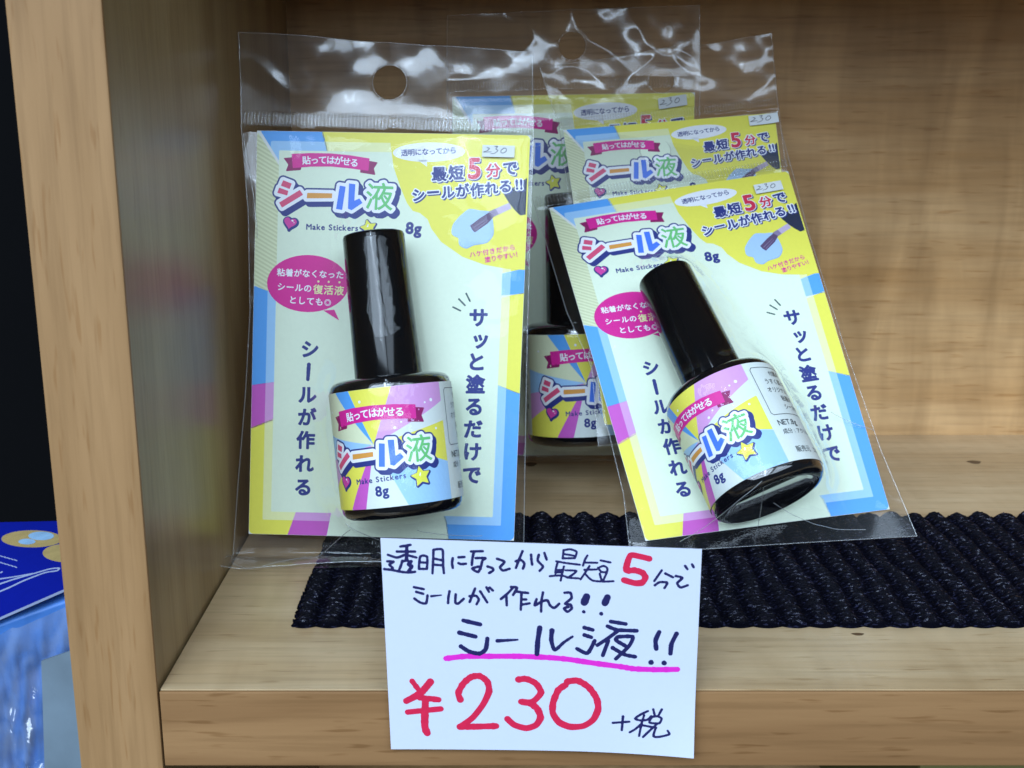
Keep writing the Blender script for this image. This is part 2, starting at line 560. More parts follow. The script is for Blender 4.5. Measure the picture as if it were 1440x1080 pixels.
# ================================================================== ANTI-SLIP MAT
def make_mat():
    x0, x1, y0, y1 = -0.0522, 0.200, 0.0292, 0.1015
    nx, ny = 560, 250
    pit_c, pit_r = 0.0064, 0.00235
    xs = np.linspace(x0, x1, nx); ys = np.linspace(y0, y1, ny)
    X, Y = np.meshgrid(xs, ys)
    rr = np.random.default_rng(3)
    def vn(X, Y, f, s):
        out = np.empty(X.shape)
        g = np.random.default_rng(s).random((64, 64))
        xi = X * f; yi = Y * f
        i = np.floor(xi).astype(int); j = np.floor(yi).astype(int)
        fx = xi - i; fy = yi - j
        fx = fx * fx * (3 - 2 * fx); fy = fy * fy * (3 - 2 * fy)
        a = g[j % 64, i % 64]; b_ = g[j % 64, (i + 1) % 64]; c = g[(j + 1) % 64, i % 64]; d = g[(j + 1) % 64, (i + 1) % 64]
        return (a * (1 - fx) + b_ * fx) * (1 - fy) + (c * (1 - fx) + d * fx) * fy
    U = (X - x0) / pit_c + 0.35 * (vn(X, Y, 90, 1) - 0.5)
    V = (Y - y0) / pit_r
    cph = U - np.floor(U)
    col = np.abs(np.sin(math.pi * U)) ** 0.95          # lengthwise cords
    row = 0.5 - 0.5 * np.cos(2 * math.pi * (V + 0.25 * np.sin(2 * math.pi * U * 0.5)))
    row = row ** 0.7
    h = 0.0005 + 0.0017 * col * (0.25 + 0.75 * row) + 0.0004 * (vn(X, Y, 800, 2) - 0.5) + 0.0005 * (vn(X, Y, 1900, 5) - 0.5)
    # scalloped front edge, serrated left edge
    e = y0 + 0.0009 * (1 - np.abs(np.sin(math.pi * U)))
    h = np.where(Y < e + 0.0004, 0.0003, h)
    Ys = np.maximum(Y, e)
    le = x0 + 0.0010 * (0.5 + 0.5 * np.cos(2 * math.pi * V)) + 0.0006 * vn(X, Y, 400, 9)
    Xs = np.maximum(X, le)
    h = np.where(Xs > X + 1e-9, 0.0003, h)
    Yb = y1 - 0.0008 * (1 - np.abs(np.sin(math.pi * U)))
    Ys = np.minimum(Ys, Yb)
    v = np.stack([Xs, Ys, h], -1).reshape(-1, 3)
    idx = np.arange(nx * ny).reshape(ny, nx)
    f = np.stack([idx[:-1, :-1], idx[:-1, 1:], idx[1:, 1:], idx[1:, :-1]], -1).reshape(-1, 4).tolist()
    # skirt to the board
    k = len(v); rim = list(idx[0]) + list(idx[1:, -1]) + list(idx[-1, -2::-1]) + list(idx[-2:0:-1, 0])
    vb = [(v[i][0], v[i][1], 0.00005) for i in rim]
    v = np.concatenate([v, np.array(vb)])
    n = len(rim)
    f += [(rim[i], k + i, k + (i + 1) % n, rim[(i + 1) % n]) for i in range(n)]
    m, nt, b = new_mat('black_foam_net')
    tc = N(nt, 'ShaderNodeTexCoord')
    n1 = N(nt, 'ShaderNodeTexNoise', i_Scale=2600.0, i_Detail=2.0)
    nt.links.new(tc.outputs['Object'], n1.inputs['Vector'])
    mp = N(nt, 'ShaderNodeMapping'); mp.inputs['Scale'].default_value = (0.45, 1.6, 1)
    nt.links.new(tc.outputs['Object'], mp.inputs['Vector'])
    n2 = N(nt, 'ShaderNodeTexNoise', i_Scale=1500.0, i_Detail=1.0)
    nt.links.new(mp.outputs[0], n2.inputs['Vector'])
    rp = N(nt, 'ShaderNodeValToRGB')
    rp.color_ramp.elements[0].color = (0.003, 0.003, 0.006, 1); rp.color_ramp.elements[0].position = 0.56
    rp.color_ramp.elements[1].color = (0.016, 0.017, 0.040, 1); rp.color_ramp.elements[1].position = 0.70  # paler navy flecks paint glints into the base colour
    nt.links.new(n2.outputs['Fac'], rp.inputs[0]); nt.links.new(rp.outputs[0], b.inputs['Base Color'])
    b.inputs['Specular IOR Level'].default_value = 0.15
    rr_ = N(nt, 'ShaderNodeValToRGB')
    rr_.color_ramp.elements[0].color = (0.55, 0.55, 0.55, 1); rr_.color_ramp.elements[0].position = 0.56
    rr_.color_ramp.elements[1].color = (0.16, 0.16, 0.16, 1); rr_.color_ramp.elements[1].position = 0.66
    sp_ = N(nt, 'ShaderNodeMapRange'); sp_.inputs[1].default_value = 0.60; sp_.inputs[2].default_value = 0.68; sp_.inputs[3].default_value = 0.08; sp_.inputs[4].default_value = 0.9
    nt.links.new(n2.outputs['Fac'], sp_.inputs[0])
    xyz = N(nt, 'ShaderNodeSeparateXYZ'); nt.links.new(tc.outputs['Object'], xyz.inputs[0])
    cr = N(nt, 'ShaderNodeMapRange'); cr.inputs[1].default_value = 0.0010; cr.inputs[2].default_value = 0.0018; cr.inputs[3].default_value = 0.05; cr.inputs[4].default_value = 1.0
    nt.links.new(xyz.outputs['Z'], cr.inputs[0])
    wx = N(nt, 'ShaderNodeMath', operation='MULTIPLY'); nt.links.new(sp_.outputs[0], wx.inputs[0]); nt.links.new(cr.outputs[0], wx.inputs[1])
    nt.links.new(wx.outputs[0], b.inputs['Specular IOR Level'])
    nt.links.new(n2.outputs['Fac'], rr_.inputs[0]); nt.links.new(rr_.outputs[0], b.inputs['Roughness'])
    bp = N(nt, 'ShaderNodeBump', i_Strength=0.8, i_Distance=0.0006)
    nt.links.new(n1.outputs['Fac'], bp.inputs['Height']); nt.links.new(bp.outputs[0], b.inputs['Normal'])
    o = obj('shelf_liner', v, f, m, smooth=True)
    tag(o, 'black ribbed anti-slip liner strip lying across the pale shelf board', 'liner')
make_mat()

# ================================================================== ARTWORK: the printed header card
CW, CH = 70.0, 106.0
HL = homography([(362, 184), (746, 190), (350, 751), (722, 761)], [(0, CH), (CW, CH), (0, 0), (CW, 0)])
PX = 0.1845                                     # mm of card per artwork unit
def c1(x, y): return tuple(hom(HL, [(x, y)])[0])
def cz(ox, oy, s):                              # artwork measured on an enlargement
    return lambda pts: [c1(ox + x / s, oy + y / s) for x, y in pts]

INK = dict(
    mint=print_mat('ink_mint', (228, 240, 216)), navy=print_mat('ink_navy', (48, 58, 130)), white=print_mat('ink_white', (242, 244, 250)),
    yellow=print_mat('ink_yellow', (238, 230, 92)), lyellow=print_mat('ink_pale_yellow', (238, 240, 176)),
    blue=print_mat('ink_blue', (92, 166, 240)), lblue=print_mat('ink_pale_blue', (162, 206, 246)),
    purple=print_mat('ink_orchid', (204, 94, 192)), lpurple=print_mat('ink_pale_orchid', (218, 160, 216)),
    cream=print_mat('ink_cream', (226, 232, 194)), creamd=print_mat('ink_cream_stripe', (208, 214, 172)),
    magenta=print_mat('ink_magenta', (222, 40, 150)), dmag=print_mat('ink_plum', (146, 30, 98)),
    red=print_mat('ink_red', (214, 52, 84)), logor=print_mat('ink_logo_pink', (224, 84, 124)), logoo=print_mat('ink_logo_orange', (226, 158, 74)),
    logob=print_mat('ink_logo_blue', (76, 126, 236)), logog=print_mat('ink_logo_green', (112, 200, 122)),
    heart=print_mat('ink_heart', (214, 70, 160)), hair=print_mat('ink_brush_hair', (96, 76, 110)), ferr=print_mat('ink_brush_stem', (196, 178, 206)),
    ferr2=print_mat('ink_brush_stem_shade', (142, 128, 160)),
    capc=print_mat('ink_brush_cap', (44, 52, 76)), blob=print_mat('ink_gel_blob', (172, 204, 238)), blobe=print_mat('ink_gel_rim', (140, 176, 222)),
    tick=print_mat('ink_tick', (70, 92, 96)), grey=print_mat('ink_grey', (90, 96, 100)), star=print_mat('ink_star', (234, 232, 84)),
    stripel=print_mat('label_paper', (222, 230, 226)),
)

def logo_art():
    """the four-letter sticker-liquid lettering, origin at its middle, millimetres"""
    A = Art()
    def q(pts): return [((x - 860) / 6.545 * PX, -(y - 695) / 6.545 * PX) for x, y in pts]
    shi = [q([(382, 560), (462, 590), (442, 640), (362, 610)]), q([(346, 628), (430, 657), (422, 700), (330, 676)]), q([(348, 766), (535, 648), (566, 692), (375, 812)])]
    bar = [q([(604, 674), (832, 676), (830, 720), (600, 724)])]
    ru = [q([(900, 604), (954, 614), (926, 828), (870, 820)]), q([(984, 584), (1042, 590), (1036, 742), (1082, 720), (1110, 762), (1012, 830), (978, 815)])]
    eki = [('液', *q([(1264, 706)])[0], 262 / 6.545 * PX * 1.02, -2, 0.98)]
    S = []
    for pl in shi + bar + ru: S.append(np.array(loop_segs(pl)))
    S.append(place(eki[0]))
    grid = 0.11
    def union(X, Y, g=[None]):
        D = np.full(X.shape, 1e9)
        for s in S: np.minimum(D, poly_sdf(X, Y, s), out=D)
        return D
    bb = (-17.5, -7.0, 17.5, 6.2)
    xs = np.arange(bb[0], bb[2], grid); ys = np.arange(bb[1], bb[3], grid)
    X, Y = np.meshgrid(xs, ys)
    D = union(X, Y)
    navy = D - 1.30
    # extruded drop shadow
    sh = np.minimum.reduce([union(X - t * 0.85, Y + t * 1.05) for t in (0.35, 0.7, 1.0)]) - 1.2
    A.add(INK['navy'], 0, *marching(np.minimum(navy, sh), bb[0], bb[1], grid))
    A.add(INK['white'], 1, *marching(D, bb[0], bb[1], grid, 0.88))
    for pl in shi: A.poly(INK['logor'], 2, pl, 0.12)
    for pl in bar: A.poly(INK['logoo'], 2, pl, 0.12)
    for pl in ru: A.poly(INK['logob'], 2, pl, 0.12)
    A.text(INK['logog'], 2, eki, bold=0.012, res=70)
    return A
LOGO = logo_art()

def ribbon_art():
    A = Art()
    def q(pts): return [((x - 818) / 6.545 * PX, -(y - 385) / 6.545 * PX) for x, y in pts]
    A.poly(INK['dmag'], 0, q([(388, 355), (470, 346), (480, 440), (555, 428), (548, 463), (410, 476), (432, 415)]))
    A.poly(INK['dmag'], 0, q([(1165, 366), (1248, 380), (1214, 437), (1230, 497), (1088, 476), (1092, 440), (1160, 450)]))
    A.poly(INK['magenta'], 1, q([(460, 315), (640, 305), (820, 305), (1000, 320), (1172, 345), (1165, 460), (1000, 440), (820, 426), (640, 430), (474, 446)]))
    pts = q([(598, 374), (672, 370), (745, 367), (818, 367), (890, 371), (962, 379), (1034, 388)])
    rots = [3, 2, 1, 0, -2, -4, -5]
    A.text(INK['white'], 2, [(ch, p[0], p[1], 76 / 6.545 * PX * 1.05, r) for ch, p, r in zip('貼ってはがせる', pts, rots)], bold=0.024, res=36)
    return A
RIBBON = ribbon_art()

def heart_pts(s, rot):
    out = []
    for t in np.linspace(0, 2 * math.pi, 36, endpoint=False):
        x = 16 * math.sin(t) ** 3; y = 13 * math.cos(t) - 5 * math.cos(2 * t) - 2 * math.cos(3 * t) - math.cos(4 * t)
        x, y = x * s / 17, (y + 2) * s / 17
        ca, sa = math.cos(R(rot)), math.sin(R(rot))
        out.append((x * ca - y * sa, x * sa + y * ca))
    return out
def heart_art(s=1.75, rot=-12):
    A = Art()
    p = heart_pts(s, rot)
    A.poly(INK['navy'], 0, [(x + 0.12, y - 0.2) for x, y in p], 0.12, grow=0.48)
    A.poly(INK['heart'], 1, p, 0.12)
    A.ellipse(INK['white'], 2, (s * 0.36, s * 0.42), 0.34, 0.2, -30, 0.08)
    A.ellipse(INK['white'], 2, (s * 0.60, s * 0.12), 0.15, 0.12, 0, 0.08)
    return A
def star_art(r=2.0, rot=8):
    A = Art()
    p = []
    for k in range(10):
        a = R(90 + rot + 36 * k); q = r if k % 2 == 0 else r * 0.52
        p.append((q * math.cos(a), q * math.sin(a)))
    A.poly(INK['navy'], 0, [(x + 0.1, y - 0.18) for x, y in p], 0.1, grow=0.42)
    A.poly(INK['star'], 1, p, 0.1, grow=0.1)
    A.poly(INK['white'], 2, [(-0.5, 0.15), (-0.1, 0.2), (0.05, 0.9), (-0.2, 0.9)], 0.08)
    return A

def shift(A, dx, dy, rot=0.0, s=1.0):
    ca, sa = math.cos(R(rot)) * s, math.sin(R(rot)) * s
    return lambda V: np.c_[V[:, 0] * ca - V[:, 1] * sa + dx, V[:, 0] * sa + V[:, 1] * ca + dy]

def card_art():
    A = Art()
    rc = 1.2
    def rrect(x0, y0, x1, y1, r):
        def fn(X, Y):
            qx = np.abs(X - (x0 + x1) / 2) - (x1 - x0) / 2 + r; qy = np.abs(Y - (y0 + y1) / 2) - (y1 - y0) / 2 + r
            return np.hypot(np.maximum(qx, 0), np.maximum(qy, 0)) + np.minimum(np.maximum(qx, qy), 0) - r
        return fn
    full = rrect(0.05, 0.05, CW - 0.05, CH - 0.05, rc)
    mid = rrect(3.6, 3.9, CW - 3.6, CH - 2.6, 0.05)
    inner = rrect(5.8, 6.1, CW - 5.8, CH - 5.0, 0.05)
    rays = [('blue', [(362, 176), (452, 176), (515, 430)]),
            ('yellow', [(450, 176), (760, 176), (760, 380), (735, 380), (515, 430)]),
            ('blue2', [(735, 380), (515, 430), (742, 415), (760, 410), (760, 370)]),
            ('yellow2', [(515, 430), (690, 424), (742, 412), (742, 562), (690, 540)]),
            ('blue3', [(515, 430), (690, 540), (742, 560), (742, 775), (632, 775), (626, 735)]),
            ('mint', [(515, 430), (628, 735), (632, 775), (456, 775), (466, 720)]),
            ('purple2', [(515, 430), (466, 718), (455, 775), (396, 775), (418, 715)]),
            ('yellow3', [(515, 430), (418, 715), (396, 775), (340, 775), (340, 608), (392, 588)]),
            ('purple', [(515, 430), (392, 590), (340, 610), (340, 545), (396, 538)]),
            ('blue4', [(515, 430), (396, 538), (340, 546), (340, 396), (365, 407), (400, 420)])]
    light = dict(blue='lblue', yellow='lyellow', purple='lpurple', mint='mint')
    import re
    for nm, pts in rays:
        k = re.sub(r'\d', '', nm)
        P = [c1(*p) for p in pts]
        A.poly(INK[k], 1, P, 0.3, clip=lambda X, Y: full(X, Y))
        A.poly(INK[light[k]], 2, P, 0.3, clip=lambda X, Y: mid(X, Y))
    # striped cream wedge at the left
    P = [c1(*p) for p in [(350, 165), (515, 430), (400, 420), (365, 407), (340, 396)]]
    A.poly(INK['cream'], 1, P, 0.3, clip=full)
    seg = loop_segs(P)
    def stripes(X, Y):
        s = np.abs(((X * 0.5 + Y * 0.866) / 0.95) % 1.0 - 0.5) - 0.24
        return np.maximum(np.maximum(poly_sdf(X, Y, seg), full(X, Y)), s * 0.95)
    A.region(INK['creamd'], 2, stripes, (-0.5, 58, 8, CH + 0.5), 0.12)
    A.region(INK['mint'], 3, inner, (5.5, 5.8, CW - 5.5, CH - 4.7), 0.5, run=5)
    # yellow swoosh over the upper right of the panel
    sw = [(549, 176), (549, 203), (553, 235), (563, 265), (572, 287), (580, 298), (590, 301), (601, 310), (606, 323), (620, 342), (650, 363), (680, 374), (712, 380), (760, 383), (760, 176)]
    A.poly(INK['yellow'], 4, [c1(*p) for p in sw], 0.25, clip=lambda X, Y: np.maximum(full(X, Y), 0 * X - 1))
    A.extend(RIBBON, shift(None, *c1(340 + 818 / 6.545, 170 + 385 / 6.545)), 4)
    A.extend(LOGO, shift(None, *c1(340 + 860 / 6.545, 170 + 695 / 6.545), rot=0.5), 4)
    A.extend(heart_art(1.75), shift(None, *c1(408, 316)), 4)
    A.extend(star_art(2.05, 14), shift(None, *c1(518, 322)), 4)
    A.text(INK['navy'], 4, latin_text('Make Stickers', c1(431, 320.5), 9.0 * PX * 1.25, -0.5, 0.05), bold=0.03, res=30)
    A.text(INK['navy'], 5, latin_text('8g', c1(571, 322), 22 * PX * 1.0, -1.5, 0.0), bold=0.045, res=44)
    # speech bubble
    A.ellipse(INK['white'], 5, c1(603, 214.5), 50 * PX, 13.5 * PX, 2.0)
    q = cz(540, 170, 6.545)
    A.poly(INK['white'], 5, q([(305, 362), (392, 362), (396, 428)]), 0.12)
    A.text(INK['navy'], 6, line_text('透明になってから', c1(568.5, 215.5), c1(637, 212), 10.0 * PX), bold=0.02, res=34)
    # headline with white rim and shadow
    def at(ch, x, y, s, rot, bold=0.03):
        p = q([(x, y)])[0]
        return (ch, p[0], p[1], s / 6.545 * PX, rot)
    h1 = [at('最', 506, 497, 138, 3), at('短', 662, 485, 138, 3), at('で', 1160, 440, 140, 4)]
    h2 = [at('5', 830, 440, 262, 2), at('分', 1003, 462, 134, 4)]
    h3 = [at(c, x, y, 126, 5) for c, x, y in zip('シールが作れる', (315, 450, 585, 720, 855, 985, 1115), (692, 668, 664, 650, 642, 628, 610))]
    h3 += [at('!', 1222, 592, 126, 5), at('!', 1262, 590, 126, 5)]
    allc = h1 + h2 + h3
    sh = [(c[0], c[1] + 0.34, c[2] - 0.34, *c[3:]) for c in allc]
    A.text_outline(INK['navy'], 6, sh, 0.36, 0.13)
    A.text_outline(INK['white'], 7, allc, 0.42, 0.13)
    A.text(INK['navy'], 8, h1 + h3, bold=0.04, res=44)
    A.text(INK['red'], 8, h2, bold=0.032, res=56)
    # gel blob, brush
    b = cz(320, 150, 3.27)
    bl = smooth(b([(1065, 510), (1110, 475), (1160, 482), (1205, 488), (1218, 530), (1220, 590), (1190, 628), (1130, 640), (1095, 655), (1064, 640), (1060, 608), (1030, 590), (1035, 548), (1065, 510)]))
    A.poly(INK['blobe'], 5, [(x + 0.12, y - 0.2) for x, y in bl], 0.15)
    A.poly(INK['blob'], 6, bl, 0.15)
    A.poly(INK['capc'], 5, b([(1270, 408), (1300, 385), (1398, 315), (1402, 495), (1345, 505), (1318, 478), (1296, 450)]), 0.15, clip=lambda X, Y: X - CW + 0.4)
    A.poly(INK['ferr'], 6, b([(1200, 487), (1294, 446), (1306, 472), (1222, 512)]), 0.12)
    A.poly(INK['ferr2'], 7, b([(1200, 487), (1232, 473), (1246, 500), (1222, 512)]), 0.12)
    A.poly(INK['hair'], 7, b([(1114, 552), (1160, 517), (1203, 490), (1224, 510), (1196, 542), (1136, 584), (1124, 572)]), 0.12)
    A.strokes(INK['ferr2'], 8, [(b([(1130, 562), (1190, 520)]), 0.22, 0.1), (b([(1140, 572), (1196, 528)]), 0.18, 0.1)], 0.08)
    A.text(INK['magenta'], 6, line_text('ハケ付きだから', b([(1125, 686)])[0], b([(1308, 654)])[0], 29 / 3.27 * PX), bold=0.022, res=30)
    A.text(INK['magenta'], 6, line_text('塗りやすい！', b([(1195, 709)])[0], b([(1336, 684)])[0], 29 / 3.27 * PX), bold=0.022, res=30)
    # magenta bubble
    A.ellipse(INK['magenta'], 4, c1(433, 401), 57.5 * PX, 40.5 * PX, 0.0)
    e = cz(360, 340, 9.0)
    A.poly(INK['magenta'], 4, e([(850, 890), (990, 880), (1052, 1018)]), 0.12)
    A.text(INK['white'], 5, line_text('粘着がなくなった', e([(318, 408)])[0], e([(1060, 440)])[0], 11.6 * PX), bold=0.022, res=34)
    A.text(INK['white'], 5, line_text('シールの', e([(322, 590)])[0], e([(655, 610)])[0], 11.8 * PX), bold=0.022, res=34)
    A.text(INK['lyellow'], 5, line_text('復活液', e([(786, 625)])[0], e([(1050, 640)])[0], 14.0 * PX), bold=0.02, res=40)
    for x, y in ((790, 522), (920, 527), (1055, 532)): A.ellipse(INK['lyellow'], 5, e([(x, y)])[0], 0.28, 0.28, 0, 0.08)
    lt = line_text('としても◎', e([(468, 757)])[0], e([(912, 790)])[0], 11.8 * PX)
    A.text(INK['white'], 5, lt[:4], bold=0.022, res=34)
    A.text(INK['white'], 5, lt[4:], bold=-0.004, res=60)
    # vertical lines
    v = cz(390, 460, 4.15)
    lst = [(ch, *v([(x, y)])[0], 26.5 * PX, 0.0) for ch, x, y in zip('シルが作れる', (190, 175, 172, 165, 157, 150), (140, 405, 535, 668, 805, 940))]
    A.text(INK['navy'], 4, lst, bold=0.042, res=50)
    A.strokes(INK['navy'], 4, [(v([(184, 228), (178, 314)]), 0.95, 0.95)], 0.1)
    w = cz(620, 400, 3.857)
    lst = [(ch, *w([(x, y)])[0], 27.5 * PX, 1.0) for ch, x, y in zip('サッと塗るだけで', (203, 213, 190, 185, 178, 172, 168, 165), (190, 308, 430, 553, 672, 793, 915, 1040))]
    A.text(INK['navy'], 4, lst, bold=0.042, res=50)
    A.strokes(INK['tick'], 4, [(w([(64, 131), (104, 151)]), 0.42, 0.42), (w([(96, 88), (129, 122)]), 0.42, 0.42), (w([(136, 58), (156, 99)]), 0.42, 0.42)], 0.08)
    return A
CARD_ART = card_art()

# ================================================================== ARTWORK: the bottle's wrap label (s = arc mm, h = height mm)
BR, LH = 15.3, 28.6
def lp(x6, y6):
    """label artwork measured on an enlargement of the front view -> (arc, height)"""
    x, y = 440 + x6 / 6.0, 520 + y6 / 6.0
    dx = (x - 549.5) * 0.9937 - (y - 549.5) * 0.112
    dy = (x - 549.5) * 0.112 + (y - 549.5) * 0.9937
    r = max(-0.985, min(0.985, dx / 86.5))
    bul = 12 * (1 - dy / 163) + 2 * dy / 163
    dyt = dy + bul * math.sqrt(1 - r * r)
    return (math.asin(r) * BR, LH * (1 - dyt / 163.0))

def label_art():
    A = Art()
    x0, x1 = -24.0, 13.4
    def rect(X, Y): return np.maximum(np.maximum(x0 - X, X - x1), np.maximum(0.02 - Y, Y - LH + 0.02))
    C = lp(525, 612)
    C = (C[0], C[1])
    # rays by angle round the centre
    def ang(p): return math.degrees(math.atan2(p[1] - C[1], p[0] - C[0])) % 360
    bnd = [('cream', lp(215, 205)), ('blue', lp(320, 182)), ('yellow', lp(652, 116)), ('lpurple', lp(1010, 290)), ('stripel', lp(1040, 432)), ('yellow', lp(1080, 752)),
           ('lblue', lp(765, 1050)), ('stripel', lp(480, 1060)), ('purple', lp(385, 1060)), ('yellow', lp(232, 1000)), ('lpurple', lp(200, 780)), ('lblue', lp(190, 575))]
    # each entry: colour, clockwise end boundary; start = previous end
    an = [ang(p) for _, p in bnd]
    for i, (nm, p) in enumerate(bnd):
        a1 = an[i]; a0 = an[i - 1]          # clockwise from a0 to a1 (angles fall)
        span = (a0 - a1) % 360
        n = max(2, int(span / 12) + 1)
        pts = [C] + [(C[0] + 60 * math.cos(R(a0 - span * k / n)), C[1] + 60 * math.sin(R(a0 - span * k / n))) for k in range(n + 1)]
        segs = loop_segs(pts)
        A.region(INK[nm], 1, lambda X, Y: np.maximum(poly_sdf(X, Y, segs), rect(X, Y)), (x0 - 0.3, -0.3, x1 + 0.3, LH + 0.3), 0.3, run=4)
    for (x, y, r) in ((405, 245, 0.35), (980, 232, 0.42), (930, 250, 0.25), (690, 460, 0.35), (740, 410, 0.25), (1025, 480, 0.3), (180, 370, 0.3)):
        A.ellipse(INK['white'], 2, lp(x, y), r, r, 0, 0.1)
    p = lp(545, 345)
    A.extend(RIBBON, shift(None, p[0] - 0.9, p[1] - 0.1, rot=1.5, s=1.04), 2)
    p = lp(610, 680)
    A.extend(LOGO, shift(None, p[0] - 2.0, p[1] + 0.1, rot=1.5, s=0.91), 3)
    p = lp(312, 955); A.extend(heart_art(1.75), shift(None, p[0] - 0.6, p[1]), 3)
    p = lp(905, 885); A.extend(star_art(2.35, 8), shift(None, *p), 3)
    p = lp(392, 940); A.text(INK['navy'], 3, latin_text('Make Stickers', p, 1.85, 2.0, 0.09), bold=0.02, res=28)
    p = lp(545, 1015); A.text(INK['navy'], 3, latin_text('8g', p, 3.3, 2.0), bold=0.035, res=40)
    # information panel to the right
    b0 = x1 + 1.6
    A.strokes(INK['grey'], 2, [([(b0 + 16, 27.0), (b0 + 0.6, 27.0)], .16, .16), ([(b0 + 0.6, 27.0), (b0, 26.4)], .16, .16), ([(b0, 26.4), (b0, 13.6)], .16, .16), ([(b0, 13.6), (b0 + 0.6, 13.0)], .16, .16),
                               ([(b0 + 0.6, 13.0), (b0 + 16, 13.0)], .16, .16), ([(b0 + 16, 13.0), (b0 + 16, 27.0)], .16, .16)], 0.07)
    for s, x, y, sz in (('付属の', 6.6, 25.2, 1.75), ('うすく塗って', 3.6, 22.7, 1.75), ('オリジナル', 3.2, 20.2, 1.75), ('粘着が', 6.9, 17.7, 1.75), ('シールの', 6.5, 15.2, 1.75), ('成分:アクリル', 1.6, 8.1, 1.6), ('販売元', 3.0, 2.9, 1.9), ('エル', 10.2, 2.9, 1.9)):
        A.text(INK['grey'], 2, line_text(s, (b0 + x, y), (b0 + x + sz * 0.98 * (len(s) - 1), y), sz), bold=0.008, res=26)
    A.text(INK['grey'], 2, latin_text('NET.8g', (b0 + 0.6, 10.7), 2.2, 0), bold=0.015, res=30)
    # turned small print on the far left of the wrap
    for k, s in enumerate(('使用上のご注意', '火気厳禁保管注意')):
        A.text(INK['grey'], 2, [(ch, x0 - 2.4 - k * 2.4, LH - 3.2 - 2.9 * i, 1.7, 0) for i, ch in enumerate(s)], bold=0.008, res=24)
    return A
LABEL_ART = label_art()

# ================================================================== BOTTLE
m_cap = plain('gloss_black_cap', (6, 6, 8), 0.10, 0.3, coat=0.0, var=0.02)
m_glass = plain('black_lacquered_glass', (7, 7, 11), 0.07, 0.6, coat=0.6, var=0.02)
m_label = INK['stripel']

def lathe(profile, seg=64):
    v, f = [], []
    for r, z in profile:
        for k in range(seg):
            a = 2 * math.pi * k / seg
            v.append((r * math.cos(a), r * math.sin(a), z))
    n = len(profile)
    for i in range(n - 1):
        for k in range(seg):
            f.append((i * seg + k, i * seg + (k + 1) % seg, (i + 1) * seg + (k + 1) % seg, (i + 1) * seg + k))
    f.append(tuple(range(seg - 1, -1, -1)))
    f.append(tuple((n - 1) * seg + k for k in range(seg)))
    return v, f

BODY = [(10.2, 0.9), (11.2, 0.5), (12.6, 0.0), (13.6, 0.15), (14.6, 0.8), (15.1, 1.8), (15.25, 3.0), (15.25, 31.6), (15.0, 32.8), (14.2, 33.8), (12.6, 34.4), (8.2, 34.7)]
CAPP = [(8.1, 34.0), (8.45, 34.3), (8.5, 34.9), (7.75, 69.8), (7.5, 70.45), (7.0, 70.7)]
LAB0 = 3.0

def bottle(parent, base, top, turn, sc=1.0, cam_pos=np.array([0, -CAM_D, CAM_H])):
    base, top = np.array(base, float), np.array(top, float)
    a = (top - base) / np.linalg.norm(top - base)
    f = cam_pos - base; f -= a * (f @ a); f /= np.linalg.norm(f)
    s = np.cross(a, f)      # to the viewer's left/right: right-handed (s, f)
    s = -s if (s[0] < 0) else s
    k = sc * 1e-3
    ct, st_ = math.cos(R(turn)), math.sin(R(turn))
    def W3(P):
        P = np.asarray(P, float)
        return base + k * (P[:, :1] * s + P[:, 1:2] * f + P[:, 2:3] * a)
    v, fc = lathe(BODY)
    bo = obj('bottle', W3(np.array(v)), fc, m_glass, parent, autosmooth=40); unworld(bo)
    bpy.context.view_layer.update()
    v, fc = lathe(CAPP)
    co = obj('cap', W3(np.array(v)), fc, m_cap, bo, autosmooth=35); unworld(co)
    # label: paper wrap then ink, wrapped on the cylinder
    V, F, MI, mats = [], [], [], [m_label]
    seg = 96
    r0 = BR + 0.05
    nh = 2
    for j in range(nh):
        for i in range(seg):
            th = 2 * math.pi * i / seg
            V.append((r0 * math.sin(th), r0 * math.cos(th), LAB0 + LH * j))
    for i in range(seg):
        F.append((i, (i + 1) % seg, seg + (i + 1) % seg, seg + i)); MI.append(0)
    for m, lev, P, fs in LABEL_ART.L:
        if m not in mats: mats.append(m)
        mi = mats.index(m)
        th = P[:, 0] / BR + R(turn)
        r = BR + 0.09 + 0.03 * lev
        q = np.c_[r * np.sin(th), r * np.cos(th), LAB0 + P[:, 1]]
        o0 = len(V)
        V.extend(q.tolist()); F.extend([[i + o0 for i in g] for g in fs]); MI.extend([mi] * len(fs))
    lo = obj('label', W3(np.array(V)), F, mats, bo, midx=MI); unworld(lo)
    return bo, co

